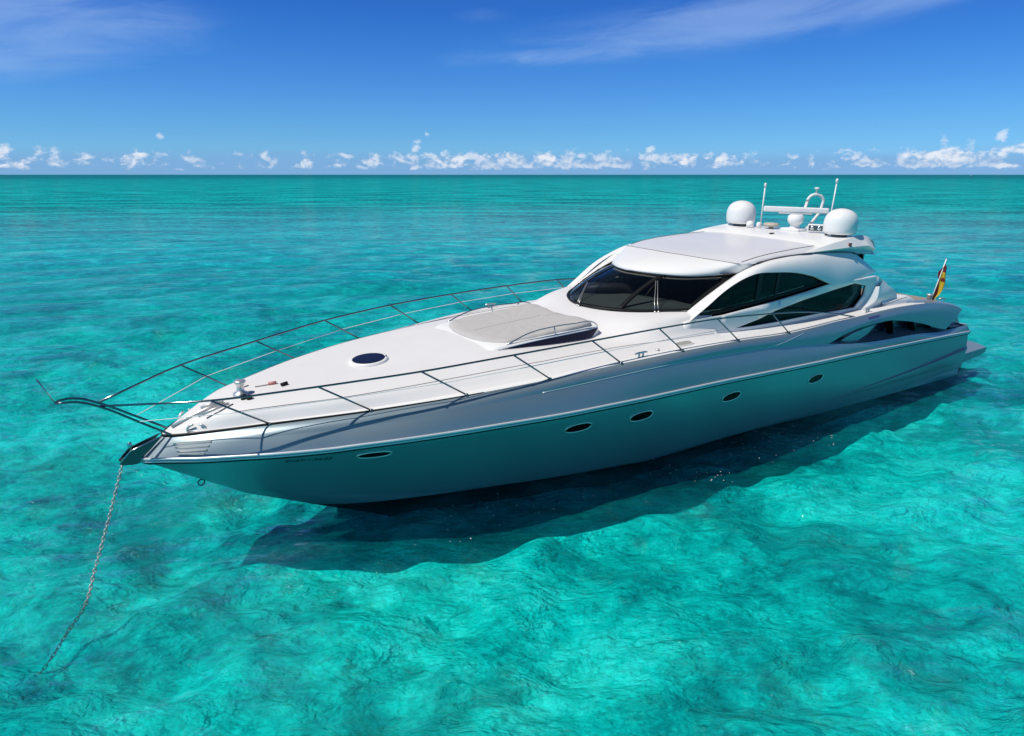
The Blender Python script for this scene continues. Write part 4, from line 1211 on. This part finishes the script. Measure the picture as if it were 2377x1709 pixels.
# ---- guard rails ---------------------------------------------------------------------------------------------
ST = [((20.09, 1.09, 2.56), (21.0, 1.19, 3.175)), ((18.54, 1.78, 2.71), (19.44, 1.72, 3.285)), ((16.91, 2.30, 2.84), (17.79, 2.25, 3.41)), ((15.25, 2.62, 2.945), (16.05, 2.53, 3.51)),
      ((13.58, 2.81, 3.035), (14.28, 2.68, 3.565)), ((11.89, 2.90, 3.07), (12.51, 2.76, 3.60)), ((10.06, 2.93, 3.045), (10.75, 2.82, 3.605)), ((8.14, 2.935, 2.965), (8.75, 2.83, 3.49))]
def top_path(pts):
    # straight lengths of tube with short bends at the stanchions
    P_ = [np.array(p, float) for p in pts]; out = [P_[0]]
    for a_, b_, c_ in zip(P_[:-2], P_[1:-1], P_[2:]):
        for t in np.linspace(0, 1, 7):
            r_ = 0.33
            p0, p1 = b_ + (a_ - b_) * r_, b_ + (c_ - b_) * r_
            out.append((1 - t) ** 2 * p0 + 2 * t * (1 - t) * b_ + t * t * p1)
    out.append(P_[-1])
    return out
for sgn in (1, -1):
    gm = Mesh()
    top = [(22.46, 0.10, 3.045)] + [t for _, t in ST] + [(7.6, 2.84, 3.40), (6.4, 2.86, 3.24), (5.6, 2.88, 3.08), (5.15, 2.90, 2.99)]
    gm.tube([(a, sgn * b, c) for a, b, c in top_path(top)], 0.0185, 8)
    go = gm.build('guard_rail', M['rail'], yacht)
    for (b0_, t0_) in ST:
        sm_ = Mesh().tube([(b0_[0], sgn * b0_[1], b0_[2]), (t0_[0], sgn * t0_[1], t0_[2])], 0.016, 8)
        sm_.lathe([(0, 0), (0.045, 0), (0.03, 0.03), (0, 0.03)], (b0_[0], sgn * b0_[1], b0_[2] - 0.01), 10)
        sm_.build('stanchion', M['rail'], go)
    mid = [(21.93, 0.17, 2.69)] + [tuple(np.array(b) * 0.47 + np.array(t) * 0.53) for b, t in ST[:7]] + ([(9.4, 2.86, 3.1)] if sgn < 0 else [])
    Mesh().tube([(a, sgn * b, c) for a, b, c in mid], 0.007, 6).build('guard_wire', M['white'], go)

# ---- pulpit, jackstaff
pp = Mesh()
half = [(21.45, 0.19, 2.33), (21.94, 0.16, 2.68), (22.46, 0.11, 3.035), (22.70, 0.105, 3.155), (22.88, 0.095, 3.19), (23.0, 0.06, 3.185), (23.045, 0.0, 3.175)]
full = half + [(x, -y, z) for x, y, z in half[-2::-1]]
pp.tube(spline(full, 60), 0.020, 8)
ppo = pp.build('pulpit', M['rail'], yacht)
Mesh().tube([(23.04, 0, 3.17), (23.23, 0, 3.61)], 0.012, 6).build('jackstaff', M['steel'], ppo)

# ---- stemhead fitting with the anchor roller
prof = [(21.62, 2.335), (21.95, 2.235), (22.13, 2.175), (22.31, 1.99), (22.275, 1.955), (22.13, 1.925), (22.02, 1.93), (21.96, 2.02), (21.80, 2.16)]
sf = Mesh()
for y in (0.085, -0.085):
    n_ = len(prof)
    sf.add([(x, y + 0.008, z) for x, z in prof] + [(x, y - 0.008, z) for x, z in prof], [tuple(range(n_)), tuple(range(2 * n_ - 1, n_ - 1, -1))] + [(i, i + n_, (i + 1) % n_ + n_, (i + 1) % n_) for i in range(n_)])
sfo = sf.build('stemhead_fitting', M['darksteel'], yacht, smooth=False)
Mesh().tube([(22.24, -0.075, 1.99), (22.24, 0.075, 1.99)], 0.05, 12).build('roller', M['black'], sfo)
Mesh().tube([(x, 0.098, z + 0.004) for x, z in prof[:4]], 0.011, 6).build('bright_edge', M['steel'], sfo)
Mesh().lathe([(0, 0), (0.018, 0), (0.018, 0.05), (0.035, 0.07), (0.035, 0.13), (0.02, 0.15), (0, 0.155)], (22.12, 0.05, 2.17), 12).build('locking_pin', M['steel'], sfo)
# towing eye in the stem
Mesh().tube([(21.085 + 0.055 * math.cos(t), 0.0, 1.285 + 0.055 * math.sin(t)) for t in np.linspace(0, 2 * math.pi, 20)], 0.013, 6).build('towing_eye', M['darksteel'], yacht)

# ---- windlass and foredeck fittings
def lathe_on(prof, x, y, name, mat, parent, seg=18):
    return Mesh().lathe(prof, (x, y, deck_z(x, y) - 0.01), seg).build(name, mat, parent)
wd = lathe_on([(0, 0), (0.14, 0), (0.13, 0.05), (0.07, 0.07), (0.06, 0.18), (0.09, 0.23), (0.105, 0.26), (0.09, 0.28), (0, 0.285)], 20.28, 0.12, 'windlass', M['satin'], yacht)
lathe_on([(0, 0), (0.05, 0), (0.05, 0.09), (0, 0.1)], 20.3, 0.36, 'foot_switch', M['black'], yacht, 12)
lathe_on([(0, 0), (0.05, 0), (0.05, 0.07), (0, 0.08)], 20.22, 0.44, 'foot_switch', M['black'], yacht, 12)
def strip_on(pts, r_, name, mat):
    return Mesh().tube([(x, y, deck_z(x, y) + r_ * 0.9) for x, y in pts], r_, 8).build(name, mat, yacht)
strip_on([(20.6, 0.20), (20.9, 0.16), (21.2, 0.10), (21.45, 0.04)], 0.028, 'chain_channel', M['satin'])
strip_on([(20.55, 0.34), (20.8, 0.30), (21.05, 0.24)], 0.022, 'chain_stopper', M['satin'])
strip_on([(20.65, 0.05), (20.95, 0.02)], 0.03, 'chain_stopper', M['satin'])
strip_on([(20.5, 0.42), (20.72, 0.44), (20.95, 0.40)], 0.012, 'warp_fairlead', M['darksteel'])
strip_on([(19.76, 0.02), (19.62, 0.06)], 0.030, 'remote_handset', M['pink'])
strip_on([(19.98, -0.05), (19.84, -0.0), (19.76, 0.02)], 0.010, 'handset_cable', M['seam'])
strip_on([(19.60, 0.26), (19.48, 0.24)], 0.035, 'deck_filler', M['black'])
strip_on([(20.15, -0.2), (20.05, -0.22)], 0.012, 'deck_ring', M['seam'])

def cleat(x, y, dirx=1.0):
    z = max(deck_z(x, y), zS(x)) if x > 10.3 else float(zS(x)) + 0.02
    c = Mesh()
    c.tube([(x - 0.17, y, z + 0.085), (x - 0.08, y, z + 0.095), (x + 0.08, y, z + 0.095), (x + 0.17, y, z + 0.085)], [0.016, 0.02, 0.02, 0.016], 8)
    for d in (-0.055, 0.055):
        c.lathe([(0, 0), (0.034, 0), (0.02, 0.04), (0.02, 0.09), (0, 0.09)], (x + d, y, z), 10)
    c.build('mooring_cleat', M['satin'], yacht)
for x in (13.0, 4.42):
    cleat(x, float(yS(x)) - 0.09); cleat(x, -float(yS(x)) + 0.09)
# horseshoe fairleads at the bow
for sgn in (1, -1):
    fx, fy = 21.12, 0.40
    zz = float(zS(fx)) + 0.02
    f_ = Mesh().tube([(fx + 0.14 * math.cos(t), sgn * (fy - 0.08 * math.cos(t)), zz + 0.10 * math.sin(t) + 0.02) for t in np.linspace(R(-20), R(70), 8)], 0.02, 8)
    f_.tube([(fx + 0.14 * math.cos(t), sgn * (fy - 0.08 * math.cos(t)), zz + 0.10 * math.sin(t) + 0.02) for t in np.linspace(R(110), R(200), 8)], 0.02, 8)
    f_.tube([(fx + 0.13, sgn * (fy - .07), zz), (fx - 0.13, sgn * (fy + .07), zz)], 0.018, 8)
    f_.build('fairlead', M['satin'], yacht)
# side-deck vent grille and filler cap
vy = float(yS(11.45))
gxs = np.linspace(11.75, 11.25, 12)
rim = [(11.5 + 0.27 * math.copysign(abs(math.cos(t)) ** .6, math.cos(t)), 2.60 + 0.085 * math.copysign(abs(math.sin(t)) ** .6, math.sin(t))) for t in np.linspace(0, 2 * math.pi, 30)]
dg_ = Mesh().tube([(x, y, deck_z(x, y) + 0.005) for x, y in rim], 0.014, 6).build('deck_vent', M['white'], yacht)
Mesh().add([(x, y, deck_z(x, y) + 0.006) for x, y in rim[:-1]] , [tuple(range(29))]).build('grille', principled('grey_mesh', (0.33, 0.31, 0.29), 0.6), dg_, smooth=False)
Mesh().lathe([(0, 0), (0.05, 0), (0.045, 0.02), (0, 0.022)], (12.35, 2.62, deck_z(12.35, 2.62)), 14).build('filler_cap', M['satin'], yacht)
# two small decals below the aft cleat
for k_, (zf, mt_) in enumerate(((0.10, 'blue_sticker'), (0.22, 'grey_sticker'))):
    rws = []
    for x in np.linspace(4.62 - 0.1 * k_, 4.05 - 0.1 * k_, 5):
        p1, n1_ = hull_y(x, float(zS(x)) - zf + 0.03); p2, n2_ = hull_y(x, float(zS(x)) - zf - 0.03)
        rws.append([tuple(p1 + n1_ * 0.004), tuple(p2 + n2_ * 0.004)])
    Mesh().grid(rws).build('hull_decal', M[mt_], yacht)
# stern fittings on the wing top: bollard and fairleads
Mesh().lathe([(0, 0), (0.07, 0), (0.06, 0.14), (0.10, 0.17), (0.09, 0.20), (0, 0.2)], (-0.35, 2.25, 2.74), 16).build('stern_bollard', M['satin'], yacht)
Mesh().tube([(-0.95, 2.30, 2.72), (-1.15, 2.30, 2.74), (-1.35, 2.30, 2.68)], 0.03, 8).build('stern_fairlead', M['satin'], yacht)
Mesh().tube([(-1.30, 2.62, 2.50), (-1.42, 2.62, 2.46)], 0.03, 8).build('stern_fairlead', M['satin'], yacht)

# ---- swim platform
sp2 = []
for y in np.linspace(-2.5, 2.5, 30):
    q = abs(y) / 2.5
    xo = -5.45 + 0.55 * q ** 5
    sp2.append([(-2.05, y, 0.60), (xo + 0.06, y, 0.60), (xo, y, 0.56), (xo + 0.04, y, 0.43), (xo + 0.35, y, 0.36), (-2.05, y, 0.22)])
pf = Mesh().grid(sp2)
pf.f.append(tuple(range(6))); nb = len(pf.v); pf.f.append(tuple(range(nb - 6, nb)))
pfo = sharp(pf.build('swim_platform', M['silver'], yacht), 30)
Mesh().tube([(r[3][0] - 0.01, r[3][1], r[3][2]) for r in sp2] , 0.02, 6).build('platform_fender', M['white'], pfo)

# ------------------------------------------------------------------ ensign on its staff
flag = empty('ensign_flag', 'red and yellow striped flag drooping from a slanted white staff at the stern', 'flag')
flag.matrix_world = B2W @ Matrix.Translation((-0.30, 2.32, 2.66))
tip = Vector((-0.585, -0.02, 1.36))
Mesh().tube([(0, 0, 0), tuple(tip)], 0.017, 8).build('staff', M['white'], flag)
FD = Vector((-0.815, 0.579, 0.0))          # the way the cloth trails from the staff
hs_ = [0.90, 0.84, 0.73, 0.62, 0.50, 0.38, 0.26, 0.17, 0.10]
wd_ = pchip(hs_[::-1], [0.05, 0.10, 0.17, 0.20, 0.215, 0.19, 0.16, 0.13, 0.03])
yb_ = pchip([0.1, 0.2, 0.35, 0.46, 0.6], [1.0, 0.86, 0.55, 0.30, 0.0])     # how far the lower red reaches from the staff
def cloth(h, v):
    q = tip * h + FD * (float(wd_(h)) * v) + Vector((0.579, 0.815, 0)) * (0.05 * math.sin(5.5 * v + 7 * h) * v)
    return q + Vector((0, 0, -0.06 * v * v))
def patch(f0, f1, h0, h1, name, mat):
    rws = [[tuple(cloth(h, float(f0(h)) * (1 - t) + float(f1(h)) * t)) for t in np.linspace(0, 1, 9)] for h in np.linspace(h0, h1, 22)]
    return solid(Mesh().grid(rws).build(name, mat, flag), 0.006, 0)
one = lambda h: 1.0
zero = lambda h: 0.0
patch(zero, one, 0.90, 0.705, 'red_stripe', M['flag_red'])
lowred = lambda h: float(np.clip(yb_(h), 0, 1)) if h < 0.6 else 0.0
yb = patch(lowred, one, 0.705, 0.13, 'yellow_stripe', M['flag_yellow'])
patch(zero, lowred, 0.595, 0.10, 'red_stripe', M['flag_red'])
em = [tuple(cloth(0.545 + 0.045 * math.sin(t), 0.52 + 0.26 * math.cos(t)) + Vector((0.006, 0.012, 0.0))) for t in np.linspace(0, 2 * math.pi, 14, endpoint=False)]
Mesh().add(em, [tuple(range(14))]).build('crest', M['flag_red'], yb, smooth=False)
# the fold that shows on the other side of the staff
rws = []
for h in np.linspace(0.84, 0.55, 12):
    w_ = float(np.interp(h, [0.55, 0.60, 0.71, 0.84], [0.02, 0.10, 0.14, 0.0]))
    rws.append([tuple(tip * h - FD * (w_ * v) + Vector((0, 0.03 * v, 0.0))) for v in np.linspace(0, 1, 5)])
solid(Mesh().grid(rws).build('red_fold', M['flag_red'], flag), 0.006, 0)

# ------------------------------------------------------------------ anchor chain
ch = Mesh()
top = bw((22.262, 0.0, 1.945)); ent = Vector((-6.64, 9.62, 0.0))
path = [top, top.lerp(ent, 0.35) + Vector((0.0, 0.0, -0.05)), top.lerp(ent, 0.7) + Vector((0, 0, -0.05)), ent, Vector((-6.765, 9.47, -0.2)), Vector((-6.90, 9.08, -0.5)), Vector((-7.25, 8.82, -0.95)), Vector((-7.6, 8.5, -1.5))]
pth = spline([tuple(p) for p in path], 400)
ss = np.r_[0, np.cumsum(np.linalg.norm(np.diff(pth, axis=0), axis=1))]
pitch = 0.062
for i in range(int(ss[-1] / pitch)):
    c = Vector([np.interp(i * pitch, ss, pth[:, k_]) for k_ in range(3)]); c2 = Vector([np.interp(i * pitch + 0.02, ss, pth[:, k_]) for k_ in range(3)])
    d = (c2 - c).normalized(); a = d.orthogonal().normalized(); a = Matrix.Rotation(R(90) * (i % 2) + 0.5, 3, d) @ a
    lp = []
    for t in np.linspace(0, 2 * math.pi, 13):
        lp.append(c + d * (0.026 * math.cos(t) + 0.016 * np.sign(round(math.cos(t), 3))) + a * 0.022 * math.sin(t))
    ch.tube(lp, 0.0078, 5, cap=False)
cho = ch.build('anchor_chain', M['chain'])
cho['label'] = 'galvanised anchor chain hanging from the bow roller down into the water'; cho['category'] = 'chain'

# ------------------------------------------------------------------ white flecks on the water beside the hull
fm = Mesh()
for k in range(26):
    cx_, cy_ = rng.uniform(6, 17.6), rng.uniform(2.5, 3.9)
    for j in range(rng.integers(3, 11)):
        x_, y_ = cx_ + rng.normal(0, 0.35), cy_ + rng.normal(0, 0.22)
        w_ = bw((x_, y_ - max(0, (x_ - 12) * 0.16), 0.0)); r_ = rng.uniform(0.006, 0.017)
        a_ = rng.uniform(0, 3)
        fm.add([(w_.x + r_ * math.cos(t + a_) * (1 + .5 * math.cos(2 * t)), w_.y + r_ * 1.3 * math.sin(t + a_), 0.05) for t in np.linspace(0, 2 * math.pi, 7, endpoint=False)] + [(w_.x, w_.y, 0.05 + r_ * 0.7)],
               [(i, (i + 1) % 7, 7) for i in range(7)] + [tuple(range(6, -1, -1))])
fo = fm.build('white_flecks', principled('fleck_white', (0.75, 0.78, 0.78), 0.7))
fo['kind'] = 'stuff'; fo['label'] = 'scattered white flecks on the dark water beside the hull'

# ------------------------------------------------------------------ small boat far off near the horizon
db = empty('distant_boat', 'tiny dark boat far away near the horizon on the right', 'boat')
db.location = (1496, 2397, 0); db.rotation_euler = (0, 0, R(25))
hl = [(-4.5, 1.4), (-4.5, -1.4), (1, -1.5), (3.5, -0.9), (5, 0), (3.5, 0.9), (1, 1.5)]
nh = len(hl)
dm = Mesh().add([(x * .92, y * .8, -0.3) for x, y in hl] + [(x, y, 1.5 + 0.08 * max(0, x)) for x, y in hl], [tuple(range(nh)), tuple(range(nh, 2 * nh))] + [(i, (i + 1) % nh, (i + 1) % nh + nh, i + nh) for i in range(nh)])
dm.build('hull', principled('dark_green_paint', (0.02, 0.09, 0.09), 0.5), db, smooth=False)
bevel(Mesh().box((-0.8, 0, 2.4), (3.4, 2.0, 2.0)).build('cabin', M['white'], db, smooth=False), 0.2)
Mesh().tube([(-1.5, 0, 3.3), (-1.6, 0, 5.5)], 0.08, 6).build('mast', M['darksteel'], db)
